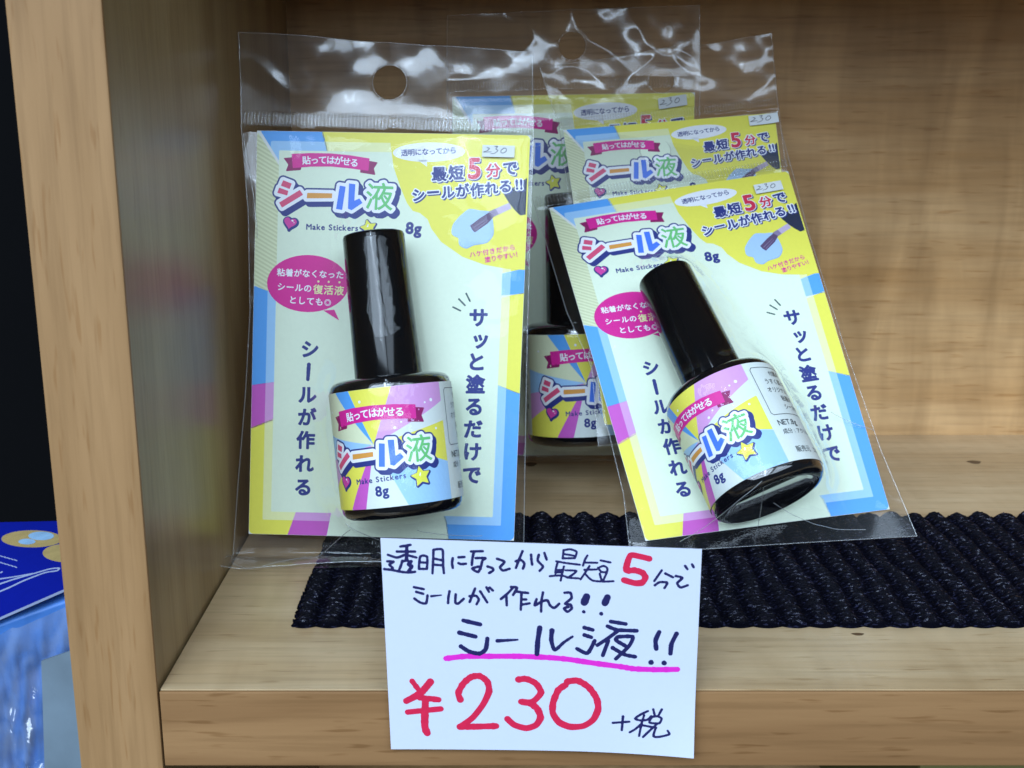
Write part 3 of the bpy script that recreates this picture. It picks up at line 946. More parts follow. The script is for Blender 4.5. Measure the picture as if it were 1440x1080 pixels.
# ================================================================== PACKS: clear bag + printed card + bottle
class Frame:
    """bilinear card frame: P(u, v, n) in metres from mm"""
    def __init__(self, c, bow=0.0):
        self.c = np.array(c, float)       # TL TR BL BR
        U = (self.c[1] - self.c[0]) + (self.c[3] - self.c[2]); Vv = (self.c[0] - self.c[2]) + (self.c[1] - self.c[3])
        self.U = U / np.linalg.norm(U)
        n = np.cross(U, Vv); self.n = n / np.linalg.norm(n)
        self.V = np.cross(self.n, self.U)
        self.bow = bow
        self.k = np.linalg.norm(U) / 2 / (CW * 1e-3)     # scale
    def __call__(self, u, v, n):
        u, v, n = (np.asarray(q, float) for q in (u, v, n))
        s, t = (u / CW)[..., None], (v / CH)[..., None]
        P = self.c[2] * (1 - s) * (1 - t) + self.c[3] * s * (1 - t) + self.c[0] * (1 - s) * t + self.c[1] * s * t
        sc, tc_ = np.clip(s, -0.1, 1.1), np.clip(t, -0.2, 1.25)
        b = self.bow * (4 * sc * (1 - sc) * 0.6 + 4 * tc_ * (1 - tc_) * 0.4)
        return P + (n[..., None] * 1e-3 * self.k + b) * self.n
    def inv(self, P):
        o = self(np.array(0.), np.array(0.), np.array(0.))
        P = np.asarray(P, float)
        u = np.full(len(P), 35.0); v = np.full(len(P), 50.0)
        for _ in range(4):
            q = self(u, v, np.zeros(len(P)))
            d = P - q
            u = u + d @ self.U * 1e3 / self.k; v = v + d @ self.V * 1e3 / self.k
        q = self(u, v, np.zeros(len(P)))
        return u, v, (P - q) @ self.n * 1e3 / self.k

m_cardedge = plain('white_card_stock', (228, 232, 230), 0.6)

def build_card(fr, parent):
    V, F, MI, mats = [], [], [], [m_cardedge]
    # substrate: grid front/back plus rim
    us = np.linspace(0, CW, 25); vs = np.linspace(0, CH, 37)
    idx = {}
    for side, n in ((0, 0.18), (1, -0.18)):
        for j, v in enumerate(vs):
            for i, u in enumerate(us):
                idx[side, i, j] = len(V); V.append((u, v, n))
    for j in range(36):
        for i in range(24):
            F.append((idx[0, i, j], idx[0, i + 1, j], idx[0, i + 1, j + 1], idx[0, i, j + 1]))
            F.append((idx[1, i, j], idx[1, i, j + 1], idx[1, i + 1, j + 1], idx[1, i + 1, j]))
    rim = [(i, 0) for i in range(24)] + [(24, j) for j in range(36)] + [(i, 36) for i in range(24, 0, -1)] + [(0, j) for j in range(36, 0, -1)]
    for k in range(len(rim)):
        a, b = rim[k], rim[(k + 1) % len(rim)]
        F.append((idx[0, a[0], a[1]], idx[1, a[0], a[1]], idx[1, b[0], b[1]], idx[0, b[0], b[1]]))
    MI = [0] * len(F)
    for m, lev, P, fs in CARD_ART.L:
        if m not in mats: mats.append(m)
        mi = mats.index(m); o0 = len(V)
        V.extend(np.c_[P, np.full(len(P), 0.19 + 0.02 * lev)].tolist())
        F.extend([[i + o0 for i in g] for g in fs]); MI.extend([mi] * len(fs))
    A = np.array(V)
    o = obj('header_card', fr(A[:, 0], A[:, 1], A[:, 2]), F, mats, parent, midx=MI); unworld(o)
    return o

m_film = film('clear_bag_film', refl=0.42, haze=0.002, rough=0.07, bump=0.07, bscale=40)
m_header = film('clear_bag_header_film', refl=1.05, haze=0.022, rough=0.19, bump=0.08, bscale=30)
m_back_film = film('clear_bag_back_film', refl=1.1, haze=0.002, rough=0.10, bump=0.12, bscale=38)
m_seal = film('crimped_seal_film', refl=3.0, haze=0.02, rough=0.08, bump=0.1, bscale=200)
m_crest = film('crimp_crest_film', refl=3.0, haze=0.14, rough=0.12, bump=0.1, bscale=200)
m_fold_glint = film('fold_glint_film', refl=4.0, haze=0.26, rough=0.12, bump=0.1, bscale=200)  # extra bright, milky film: paints the glint along sharp folds
m_rim = film('bag_edge_weld', refl=2.2, haze=0.09, rough=0.15, bump=0.1, bscale=300)

def vnoise2(X, Y, f, s):
    g = np.random.default_rng(s).random((97, 97))
    xi, yi = X * f, Y * f
    i, j = np.floor(xi).astype(int), np.floor(yi).astype(int)
    fx, fy = xi - i, yi - j
    fx = fx * fx * (3 - 2 * fx); fy = fy * fy * (3 - 2 * fy)
    a, b, c, d = g[j % 97, i % 97], g[j % 97, (i + 1) % 97], g[(j + 1) % 97, i % 97], g[(j + 1) % 97, (i + 1) % 97]
    return (a * (1 - fx) + b * fx) * (1 - fy) + (c * (1 - fx) + d * fx) * fy - 0.5

def build_bag(fr, parent, left, right, vtop, obst, hole, seal, seed, creases=(), header=(1.0, 0.0), lift=0.0):
    """left/right: [(v, u)] outline; vtop: (v at left, v at right); obst: (n,3) u,v,n points the front sheet must cover.
    header: (buckle amplitude mm, bend back mm)"""
    nu, nv = 150, 236
    vb = min(left[-1][0], right[-1][0])
    lv = np.array(sorted(left)); rv = np.array(sorted(right))
    vlb, vrb = lv[0, 0], rv[0, 0]
    S, T = np.meshgrid(np.linspace(0, 1, nu), np.linspace(0, 1, nv))
    Vt = (vlb + (vtop[0] - vlb) * T) * (1 - S) + (vrb + (vtop[1] - vrb) * T) * S
    U = np.interp(Vt, lv[:, 0], lv[:, 1]) * (1 - S) + np.interp(Vt, rv[:, 0], rv[:, 1]) * S
    # obstacle on the grid
    ob = np.full((nv, nu), -0.35)
    incard = (U > -0.3) & (U < CW + 0.3) & (Vt > -0.3) & (Vt < CH + 0.3)
    ob[incard] = 0.75
    if obst is not None:
        ou, ov, on = obst
        vl = np.interp(ou, [0, CW], [vlb, vrb]); vh = np.interp(ou, [0, CW], [vtop[0], vtop[1]])
        tt = (ov - vl) / (vh - vl)
        ul = np.interp(ov, lv[:, 0], lv[:, 1]); ur = np.interp(ov, rv[:, 0], rv[:, 1])
        ss = (ou - ul) / (ur - ul)
        ii = np.clip(np.round(ss * (nu - 1)).astype(int), 0, nu - 1); jj = np.clip(np.round(tt * (nv - 1)).astype(int), 0, nv - 1)
        for di in (-1, 0, 1):
            for dj in (-1, 0, 1):
                np.maximum.at(ob, (np.clip(jj + dj, 0, nv - 1), np.clip(ii + di, 0, nu - 1)), on + 0.35)
    sealv = (seal[0] + seal[1]) / 2
    hd = np.clip((Vt - seal[0]) / 3.0, 0, 1)
    H = np.maximum(ob, 0)
    fixed = np.zeros((nv, nu), bool)
    fixed[:, 0] = fixed[:, -1] = True; fixed[0, :] = True; fixed |= (Vt > seal[0])
    H[fixed] = 0
    ln = 0.6
    for it in range(700):
        A_ = H.copy()
        A_[1:-1, 1:-1] = 0.25 * (H[:-2, 1:-1] + H[2:, 1:-1] + H[1:-1, :-2] + H[1:-1, 2:]) - 0.0006
        H = np.maximum(A_, ob); H[fixed] = 0
    # stretched film is smooth: iron out the sampling steps, stay clear of what it covers
    Hs = H.copy()
    for _ in range(14):
        Hs[1:-1, 1:-1] = 0.2 * (Hs[1:-1, 1:-1] + Hs[:-2, 1:-1] + Hs[2:, 1:-1] + Hs[1:-1, :-2] + Hs[1:-1, 2:])
        Hs[fixed] = 0
    H = Hs + 0.30 * np.clip(H / 3.0, 0, 1)
    # loose film: low folds, strongest away from what it lies on
    r2 = np.random.default_rng(seed)
    slack = np.clip((H - np.maximum(ob, 0)) / 1.5, 0, 1) * 0.8 + 0.2
    edge = np.minimum(1, np.minimum(S, 1 - S) * 14) * np.minimum(1, T * 14)
    w = 1.1 * vnoise2(U + 40 + seed * 7, Vt + 60, 0.085, seed) + 0.5 * (0.35 - np.abs(vnoise2(U + 0.4 * Vt + 90, Vt - 0.3 * U + 120, 0.14, seed + 1)) * 2)
    body = (Vt < seal[0]).astype(float)
    H = H + body * edge * np.clip(slack, 0, 1) * (w + 0.45)
    for (ua, va, ub, vb_, amp, wd) in creases:
        d, t = seg_dist(U, Vt, (ua, va), (ub, vb_))
        H = H + amp * np.exp(-d / wd) * np.sin(np.clip(t, 0.02, 0.98) * math.pi) ** 0.5 * edge
    H = np.maximum(H, np.where(body > 0, ob - 0.45, -5) * (edge > 0.02) + np.where(edge > 0.02, 0, -9))
    # header flap buckles
    hz = np.clip((Vt - seal[1]) / (max(vtop) - seal[1]), 0, 1)
    HB = header[0] * hz ** 0.8 * (2.6 * vnoise2(U + 30, Vt * 0.6 + 25, 0.05, seed + 5) + 1.5 * (0.3 - np.abs(vnoise2(U + 0.9 * Vt + 70, Vt * 0.8 - 0.5 * U + 80, 0.075, seed + 6)) * 2)
                                  + 0.5 * vnoise2(U + 11, Vt + 12, 0.22, seed + 7)) - header[1] * hz ** 1.6
    H = H + HB
    back = np.where(body > 0, -0.5 - 1.1 * edge * (0.5 + 0.6 * vnoise2(U + 20, Vt + 30, 0.06, seed + 9)), HB - 0.25)
    VV, FF, MI = [], [], []
    ripple = 0.0034 * (vnoise2(U + 17, Vt + 5, 0.11, seed + 12) + 0.5)
    def settle(P, which):
        # film that would pass below the board is pushed forward and lies on it
        low = np.maximum(0.0016 - P[..., 2], 0)
        P[..., 1] -= low * 0.95
        P[..., 2] = np.maximum(P[..., 2], 0.0016) + np.clip(low / 0.004, 0, 1) * ripple * (1.0 if which == 0 else 0.4)
        return P
    def inhole(u, v): return (u - hole[0]) ** 2 + (v - hole[1]) ** 2 < hole[2] ** 2
    for which, Hn in ((0, H), (1, back)):
        P = fr(U, Vt, Hn)
        P = settle(P, which)
        base = len(VV)
        VV.extend(P.reshape(-1, 3).tolist())
        # hole: snap the vertices near its rim onto the rim
        du, dv = U - hole[0], Vt - hole[1]
        rr = np.hypot(du, dv)
        cell = 0.62
        near = np.abs(rr - hole[2]) < cell
        if near.any():
            Us = np.where(near, hole[0] + du / rr * hole[2], U); Vs = np.where(near, hole[1] + dv / rr * hole[2], Vt)
            P2 = fr(Us, Vs, Hn)
            for j, i in zip(*np.nonzero(near)): VV[base + j * nu + i] = P2[j, i].tolist()
        inside = (rr < hole[2] + cell * (0.5 if which == 0 else 1.3))
        for j in range(nv - 1):
            for i in range(nu - 1):
                if inside[j, i] and inside[j, i + 1] and inside[j + 1, i] and inside[j + 1, i + 1]:
                    continue
                FF.append((base + j * nu + i, base + j * nu + i + 1, base + (j + 1) * nu + i + 1, base + (j + 1) * nu + i)); MI.append(3 if (Vt[j, i] > seal[1] or Vt[j, i] < -0.8) and which == 0 else which)
    # welded rim all the way round: a thin bead
    def bead(pts, r, mat=2):
        n0 = len(VV); pts = np.array(pts)
        for k, p in enumerate(pts):
            d = pts[min(k + 1, len(pts) - 1)] - pts[max(k - 1, 0)]; d /= np.linalg.norm(d) + 1e-12
            a = np.cross(d, fr.n); a /= np.linalg.norm(a) + 1e-12
            b = np.cross(d, a)
            for q in range(5):
                t = 2 * math.pi * q / 5
                VV.append((p + r * (a * math.cos(t) + b * math.sin(t))).tolist())
        for k in range(len(pts) - 1):
            for q in range(5):
                FF.append((n0 + k * 5 + q, n0 + k * 5 + (q + 1) % 5, n0 + (k + 1) * 5 + (q + 1) % 5, n0 + (k + 1) * 5 + q)); MI.append(mat)
    Pf = settle(fr(U, Vt, H), 0)
    bead(Pf[:, 0], 0.00016); bead(Pf[:, -1], 0.00016); bead(Pf[0, :], 0.00014); bead(Pf[-1, :], 0.00010)
    for (ua, va, ub, vb_, amp, wd) in creases:
        t = np.linspace(0.02, 0.98, 40)
        cu_, cv_ = ua + (ub - ua) * t + 0.6 * np.sin(t * math.pi) * np.sign(ub - ua), va + (vb_ - va) * t - 0.9 * np.sin(t * math.pi)
        li = np.interp(cv_, lv[:, 0], lv[:, 1]); ri = np.interp(cv_, rv[:, 0], rv[:, 1])
        si_ = np.clip(((cu_ - li) / (ri - li) * (nu - 1)).round().astype(int), 0, nu - 1)
        vlo = vlb + (vrb - vlb) * si_ / (nu - 1); vhi = vtop[0] + (vtop[1] - vtop[0]) * si_ / (nu - 1)
        tj_ = np.clip(((cv_ - vlo) / (vhi - vlo) * (nv - 1)).round().astype(int), 0, nv - 1)
        pth = Pf[tj_, si_]
        for _ in range(12):
            pth[1:-1] = 0.25 * pth[:-2] + 0.5 * pth[1:-1] + 0.25 * pth[2:]
        bead(pth + fr.n * 0.00012, 0.00009, 4)  # added bead draws the fold's glint as a bright line
    th = np.linspace(0, 2 * math.pi, 33)
    hu, hv = hole[0] + hole[2] * np.cos(th), hole[1] + hole[2] * np.sin(th)
    ulh = np.interp(hv, lv[:, 0], lv[:, 1]); urh = np.interp(hv, rv[:, 0], rv[:, 1])
    si = np.clip(((hu - ulh) / (urh - ulh) * (nu - 1)).round().astype(int), 0, nu - 1)
    tj = np.clip(((hv - vlb) / ((vtop[0] + vtop[1]) / 2 - vlb) * (nv - 1)).round().astype(int), 0, nv - 1)
    bead(fr(hu, hv, H[tj, si]), 0.00012)
    o = obj('clear_bag', VV, FF, [m_film, m_back_film, m_rim, m_header, m_fold_glint], parent, midx=MI, smooth=True); unworld(o)
    # crimped heat seal under the header: fine upright ribs
    n = 82
    ul, ur = np.interp(sealv, lv[:, 0], lv[:, 1]), np.interp(sealv, rv[:, 0], rv[:, 1])
    K = n * 8 + 1
    su = np.linspace(0.003, 0.997, K)
    rows = [(seal[0] + 0.2, 0.3), (seal[0] + 0.5, 1.0), (seal[0] + 1.1, 1.0), (seal[1] - 1.1, 1.0), (seal[1] - 0.5, 1.0), (seal[1] - 0.2, 0.3)]
    V2 = []
    ph = su * n * 2 * math.pi
    for v, a in rows:
        vv = v + (su - 0.5) * (vtop[1] - vtop[0]) * 0.35
        V2.append(fr(ul + (ur - ul) * su, vv, 0.65 + 0.62 * a * np.sin(ph) + 0.25 * np.sin(su * 9 + seed)))
    V2 = np.array(V2)
    F2 = [(j * K + i, j * K + i + 1, (j + 1) * K + i + 1, (j + 1) * K + i) for j in range(len(rows) - 1) for i in range(K - 1)]
    crest = (np.sin(ph[:-1] + math.pi / n / 8) > 0.35).astype(int)
    M2 = [int(crest[i]) if 0 < j < len(rows) - 2 else 0 for j in range(len(rows) - 1) for i in range(K - 1)]
    s_ = obj('crimped_seal', V2.reshape(-1, 3), F2, [m_seal, m_crest], parent, midx=M2, smooth=True); unworld(s_)
    return o, (U, Vt, H)

m_stk = plain('sticker_paper', (222, 226, 228), 0.6, var=0.03)
m_pen = plain('ballpoint_ink', (44, 46, 56), 0.5)
def sticker(fr, parent, cu, cv, w, h, rot, n, curl=0.0):
    """small handwritten price sticker standing on the film"""
    A = Art()
    q = lambda pts: [((x - 522) / 18 * PX * 1.0, -(y - 505) / 18 * PX) for x, y in pts]
    A.strokes(m_pen, 1, [(q([(240, 425), (300, 445), (250, 500), (160, 537), (350, 527)]), .17, .13), (q([(430, 392), (500, 392), (455, 452), (512, 490), (430, 560), (340, 575)]), .17, .13),
                         (q([(660, 425), (590, 480), (590, 540), (650, 547), (715, 500), (705, 435), (645, 425)]), .16, .14)], 0.05)
    V, F, MI = [], [], []
    nx, ny = 9, 3
    for s in (0, 1):
        for j in range(ny):
            for i in range(nx):
                V.append(((i / (nx - 1) - 0.5) * w, (j / (ny - 1) - 0.5) * h, 0.06 if s == 0 else -0.02))
    for s in (0, 1):
        for j in range(ny - 1):
            for i in range(nx - 1):
                b = s * nx * ny
                f = (b + j * nx + i, b + j * nx + i + 1, b + (j + 1) * nx + i + 1, b + (j + 1) * nx + i)
                F.append(f if s == 0 else f[::-1]); MI.append(0)
    for m, l, P, fs in A.L:
        o0 = len(V); V.extend(np.c_[P * (w / 8.1), np.full(len(P), 0.10)].tolist()); F.extend([[i + o0 for i in g] for g in fs]); MI.extend([1] * len(fs))
    V = np.array(V)
    ca, sa = math.cos(R(rot)), math.sin(R(rot))
    z = V[:, 2] + n + curl * np.clip(V[:, 0] / (w / 2), 0, 1) ** 2
    o = obj('price_sticker', fr(cu + V[:, 0] * ca - V[:, 1] * sa, cv + V[:, 0] * sa + V[:, 1] * ca, z), F, [m_stk, m_pen], parent, midx=MI); unworld(o)
    return o

def bottle_points(*objs):
    P = []
    for o in objs:
        me = o.data
        co = np.array([o.matrix_world @ v.co for v in me.vertices])
        P.append(co)
        for f in me.polygons:
            if len(f.vertices) == 4:
                a, b, c, d = (co[i] for i in f.vertices)
                L = max(np.linalg.norm(d - a), np.linalg.norm(c - b))
                n = int(L / 0.0006)
                if n > 1:
                    t = np.linspace(0, 1, n)[:, None]
                    P.append(a + (d - a) * t)
    return np.concatenate(P)

GROUP = 'clear bags of black-capped glue bottles on the shelf'
def pack(label, corners, base, top, turn, sc, left, right, vtop, seal, hole, seed, stick=None, bow=0.0, creases=(), header=(1.0, 0.0)):
    fr = Frame(corners, bow)
    c = np.mean(np.array(corners)[2:], 0)
    e = empty('glue_pack', (c[0], c[1], 0.0013))
    tag(e, label, 'packet', GROUP)
    bpy.context.view_layer.update()
    build_card(fr, e)
    ob = None
    if base is not None:
        bo, co = bottle(e, base, top, turn, sc)
        bpy.context.view_layer.update()
        ob = fr.inv(bottle_points(bo, co))
    bag, (U, Vt, H) = build_bag(fr, e, left, right, vtop, ob, hole, seal, seed, creases, header)
    if stick:
        cu, cv, w, h, rot, curl = stick
        k = np.argmin((U - cu) ** 2 + (Vt - cv) ** 2)
        sel = (np.abs(U - cu) < w / 2) & (np.abs(Vt - cv) < h / 2)
        n = H[sel].max() + 0.15 if sel.any() else H.flat[k] + 0.2
        sticker(fr, e, cu, cv, w, h, rot, n, curl)
    return e

C0 = np.array([0, -CAM_D, CAM_H])

# front left pack, standing almost upright
pack('clear bag with black-capped bottle standing nearly upright beside the side board',
     [(-0.0664, 0.0914, 0.1112), (0.0048, 0.0900, 0.1101), (-0.0698, 0.0706, 0.0074), (0.0005, 0.0692, 0.0060)],
     (-0.0270, 0.0549, 0.0189), (-0.0346, 0.0730, 0.0838), 0.0, 1.0,
     [(130.9, -5.0), (106.7, -4.1), (84.8, -1.9), (58.9, -0.9), (36.4, -1.7), (13.6, -3.1), (-16.5, -4.6)],
     [(126.9, 69.6), (105.1, 70.8), (77, 71.0), (53, 71.3), (23, 72.0), (0.3, 72.6), (-11.5, 72.4)],
     (130.9, 126.9), (106.4, 110.6), (33.6, 118.9, 4.4), 11, stick=(62.0, 101.6, 8.2, 3.0, -0.5, 0.0),
     creases=[(-2, -14, 9, -17, .8, .5), (6, -15.5, 30, 6, 1.2, 0.5), (28, 7, 52, -4, 0.8, 0.5), (-3.5, 104, 1, 78, 1.0, 0.6), (46, 6, 62, 2, .7, .5)],
     header=(0.9, -1.9))

# front right pack, tipped back against the ones behind it
pack('clear bag with black-capped bottle, tilted sideways and tipped back against other bags',
     [(0.0110, 0.1293, 0.0871), (0.0837, 0.1408, 0.0970), (0.0351, 0.0673, 0.0066), (0.1017, 0.0769, 0.0119)],
     (0.0659, 0.0599, 0.0209), (0.0425, 0.1040, 0.0709), -20.0, 1.0,
     [(129, -3.0), (110.8, -3.8), (98, -3.6), (70.7, -3.4), (54, -1.2), (40.8, -1.1), (13.9, -2.3), (-3.0, -5.1)],
     [(128, 72.0), (108.7, 71.4), (86, 70.6), (48, 71.0), (16.4, 72.6), (-8.0, 75.6)],
     (129, 128), (106.8, 110.6), (34, 120, 4.4), 23, stick=(62.6, 101.0, 8.2, 3.1, 2.0, 0.0), bow=0.0006,
     creases=[(8, -2, 26, 3, 1.0, 0.5), (26, 2, 30, -8, 1.2, 0.5), (30, 0, 62, -5, 0.8, 0.5), (60, 28, 73, 22, 0.7, 0.5)],
     header=(0.7, 0.0))

# pack behind it, only its upper part showing over the front right one
def at_z(px, py, z):
    x, y = (px - 720) / 1690, -(py - 540) / 1690
    return C0 + z * np.array([x, math.cos(PITCH) + y * math.sin(PITCH), -math.sin(PITCH) + y * math.cos(PITCH)])
mid_c = [at_z(792, 183, .366), at_z(1089, 159, .369), at_z(850, 598, .353), at_z(1140, 575, .356)]
fm = Frame(mid_c)
pack('clear bag behind the tilted one, only its card top and crumpled flap showing',
     mid_c, None, None, 0.0, fm.k,      # its bottle is wholly hidden by the front right card
     [(129, -5), (108, -1.2), (70, -1.2), (20, -1.5), (-7, -3)], [(134, 71), (108, 71.6), (50, 71.5), (-7, 73)],
     (129, 134), (107.0, 110.8), (34, 121, 4.4), 37, stick=(65.8, 103.6, 9.6, 3.6, 2.0, 0.6), header=(1.7, -3.6))

# upright pack standing at the back
bk = [at_z(636, 136, .379), at_z(977, 130, .379), at_z(640, 640, .401), at_z(965, 640, .401)]
fb = Frame(bk)
pack('upright clear bag at the back, bottle half showing between the two front bags',
     bk, fb(np.array(37.0), np.array(8.5), np.array(16.4)), fb(np.array(34.2), np.array(77.), np.array(10.)), 28.0, fb.k,
     [(129, -1.5), (108, -1.5), (70, -1.5), (20, -1.5), (-3, -2)], [(130, 71), (108, 71.5), (50, 71.5), (-3, 72)],
     (129, 130), (107.0, 110.8), (34.5, 119.5, 4.0), 53, stick=(63.5, 103.5, 8.2, 3.0, 8.0, 0.0), header=(1.6, 2.5))

# ================================================================== PRICE CARD
def price_card():
    px = [(535, 756.5), (987, 772), (550, 1053.5), (974, 1060)]
    PWm, PHm = 64.0, 45.5
    H = homography(px, [(0, PHm), (PWm, PHm), (0, 0), (PWm, 0)])
    yp = -0.0022
    def wp(x, y):
        d = np.array([(x - 720) / 1690, 0, 0]) ; yy = -(y - 540) / 1690
        d = np.array([(x - 720) / 1690, math.cos(PITCH) + yy * math.sin(PITCH), -math.sin(PITCH) + yy * math.cos(PITCH)])
        return C0 + d * ((yp + CAM_D) / d[1])
    cs = np.array([wp(*p) for p in px])
    paper = plain('white_price_paper', (206, 211, 230), 0.55, 0.35, bump=0.03, bscale=700, var=0.015)
    ink = plain('marker_navy', (26, 26, 84), 0.5, bscale=900, var=0.25)
    red = plain('marker_red', (214, 30, 72), 0.5, bscale=700, var=0.16)
    pink = plain('marker_pink', (226, 40, 190), 0.5, bscale=700, var=0.10)
    mm = 0.148                                    # mm per artwork unit
    A = Art()
    def Z(ox, oy, s):
        return lambda pts: [tuple(hom(H, [(ox + x / s, oy + y / s)])[0]) for x, y in pts]
    k1, k2, k3, k4 = Z(530, 755, 12), Z(630, 755, 9.6), Z(765, 755, 12), Z(860, 755, 11.08)
    k5, k6, k7 = Z(570, 810, 9), Z(690, 810, 7.58), Z(800, 860, 8)
    ka, kc, kd = Z(555, 935, 6.545), Z(760, 935, 6.545), Z(840, 960, 10.29)
    one = Z(0, 0, 1)
    B = []
    def S(k, sc, w, pts, w1=None):
        B.append((k(pts), w / sc * mm, (w if w1 is None else w1) / sc * mm))
    # line 1
    for p in ([(405, 160), (580, 130)], [(345, 245), (660, 245)], [(470, 305), (345, 348), (190, 300)], [(545, 312), (682, 347)], [(440, 402), (420, 470), (390, 545)],
              [(440, 408), (540, 398)], [(180, 412), (285, 418), (215, 468), (270, 520), (250, 548)], [(130, 545), (260, 560), (420, 592), (560, 602), (660, 590)]): S(k1, 12, 42, p)
    for p in ([(515, 150), (515, 290), (510, 395)], [(592, 412), (545, 468), (602, 492), (570, 550), (545, 592)]): S(k1, 12, 56, p)
    for p in ([(745, 330), (730, 440), (725, 540)], [(745, 330), (800, 312), (865, 335), (870, 440), (860, 545)], [(740, 430), (860, 435)], [(725, 542), (862, 542)],
              [(975, 215), (970, 380), (958, 618)], [(975, 215), (1060, 202), (1132, 218), (1140, 380), (1143, 500), (1155, 615)], [(985, 365), (1130, 395)], [(985, 470), (1130, 480)]): S(k1, 12, 40, p)
    for p in ([(85, 285), (75, 350), (85, 420)], [(165, 275), (245, 270)], [(165, 355), (200, 368), (265, 362)], [(335, 195), (495, 190)], [(375, 200), (355, 280), (345, 380)],
              [(400, 285), (530, 285), (490, 320), (470, 400), (430, 475), (350, 430), (440, 402), (468, 430)], [(560, 400), (630, 425), (632, 458), (580, 490)],
              [(690, 295), (790, 335), (730, 410), (770, 455), (860, 430)], [(1035, 190), (990, 300), (945, 420)], [(940, 330), (1010, 310), (1060, 360), (1040, 430)],
              [(1150, 240), (1155, 310), (1165, 375)], [(1255, 240), (1240, 320), (1310, 400), (1265, 460)], [(1330, 215), (1360, 305)]): S(k2, 9.6, 34, p)
    for p in ([(365, 220), (350, 360)], [(365, 220), (480, 205), (585, 250), (550, 360)], [(390, 290), (530, 312)], [(350, 360), (550, 357)], [(240, 410), (400, 440), (640, 470)],
              [(265, 430), (235, 540), (228, 620)], [(370, 500), (345, 600), (315, 742)], [(255, 560), (360, 558)], [(240, 602), (350, 594)], [(135, 665), (330, 652), (450, 690), (620, 702)],
              [(400, 565), (580, 575), (500, 650), (430, 692)], [(765, 310), (720, 390), (690, 485)], [(720, 432), (930, 436)], [(715, 556), (920, 550)], [(800, 490), (730, 600), (650, 720)],
              [(725, 620), (780, 685), (860, 742), (1040, 757), (1200, 750)], [(985, 395), (1150, 430)], [(940, 520), (1000, 592), (1090, 590), (1092, 520), (1030, 490), (950, 520)],
              [(970, 620), (1000, 735)], [(1090, 600), (1030, 735)]): S(k3, 12, 36, p)
    for p in ([(795, 520), (680, 690)], [(850, 570), (965, 630)], [(690, 755), (760, 708), (870, 710), (872, 740), (835, 800)], [(1010, 610), (1110, 640), (1030, 722), (1080, 790), (1190, 755)],
              [(1150, 450), (1185, 502)], [(1255, 425), (1280, 472)]): S(k4, 11.08, 38, p)
    # line 2
    for p in ([(120, 145), (245, 170)], [(150, 205), (240, 230)], [(125, 290), (200, 340), (275, 350), (295, 250)]): S(k5, 9, 32, p)
    S(k5, 9, 32, [(342, 260), (475, 246)], 16)
    for p in ([(40, 740), (25, 820), (20, 900)], [(125, 780), (120, 890), (160, 905), (235, 840)], [(390, 700), (350, 800), (315, 885)], [(315, 805), (400, 800), (440, 850), (410, 915)],
              [(460, 740), (555, 890)], [(545, 685), (578, 745)], [(590, 690), (632, 728)], [(905, 690), (830, 770), (740, 845)], [(815, 790), (820, 930)], [(880, 680), (960, 690), (905, 790)],
              [(930, 740), (1110, 762)], [(1020, 770), (1010, 990)], [(1030, 850), (1085, 850)], [(1030, 920), (1130, 902)], [(1310, 755), (1290, 870), (1285, 1015)]): S(k2, 9.6, 34, p)
    for p in ([(512, 250), (492, 318), (560, 280), (625, 262), (655, 318), (700, 345), (752, 300)], [(810, 182), (870, 182), (882, 240), (815, 300), (872, 310), (885, 350), (840, 386), (803, 350), (850, 335)]): S(k6, 7.58, 28, p)
    S(k6, 7.58, 78, [(1042, 225), (1018, 285)]); S(k6, 7.58, 72, [(1262, 232), (1236, 292)])
    S(k6, 7.58, 34, [(1012, 386), (1015, 388)]); S(k6, 7.58, 38, [(1196, 406), (1199, 410)])
    # line 3
    for p in ([(755, 570), (970, 620)], [(705, 725), (910, 775)], [(725, 900), (830, 965), (960, 990), (1040, 935), (1062, 800)]): S(k5, 9, 54, p)
    S(k6, 7.58, 42, [(92, 698), (310, 686)], 20)
    S(k6, 7.58, 52, [(545, 560), (525, 690), (515, 838)]); S(k6, 7.58, 52, [(675, 590), (668, 690), (705, 795), (800, 715), (893, 652)], 26)
    for p in ([(195, 187), (288, 213)], [(195, 270), (272, 296)], [(112, 425), (230, 475), (310, 335)], [(490, 118), (655, 145)], [(452, 170), (560, 212), (778, 222)], [(560, 230), (450, 312), (340, 385)],
              [(462, 335), (400, 500)], [(565, 290), (730, 290), (690, 395), (545, 538)], [(565, 290), (548, 330), (650, 392)], [(510, 415), (640, 490), (760, 515)]): S(k7, 8, 44, p)
    for p in ([(1025, 235), (985, 330), (992, 425)], [(1215, 255), (1160, 370), (1148, 478)]): S(k7, 8, 50, p)
    S(k7, 8, 56, [(935, 578), (938, 580)]); S(k7, 8, 54, [(1079, 584), (1082, 586)])
    S(kd, 10.29, 34, [(245, 585), (480, 565)]); S(kd, 10.29, 38, [(390, 492), (372, 685)])
    for p in ([(745, 410), (650, 455), (560, 520), (650, 545), (740, 530), (790, 480)], [(690, 470), (650, 600), (617, 762)], [(640, 602), (560, 670), (484, 714)], [(660, 610), (860, 642)], [(820, 385), (838, 460)],
              [(940, 385), (892, 470)], [(800, 492), (765, 570), (900, 578), (935, 510), (870, 480), (800, 492)], [(870, 590), (760, 690), (672, 775)], [(850, 650), (820, 758), (900, 765), (1040, 725), (1020, 678)]): S(kd, 10.29, 34, p)
    A.strokes(ink, 2, B, 0.13)
    B.clear()
    S(one, 1, 7.8, [(629, 927), (657, 924), (690, 924), (732, 924), (770, 925.5), (800, 928), (837, 933.5), (875, 938.5), (894, 941.5), (925, 942.5), (953, 942)])
    A.strokes(pink, 1, B, 0.13)
    B.clear()
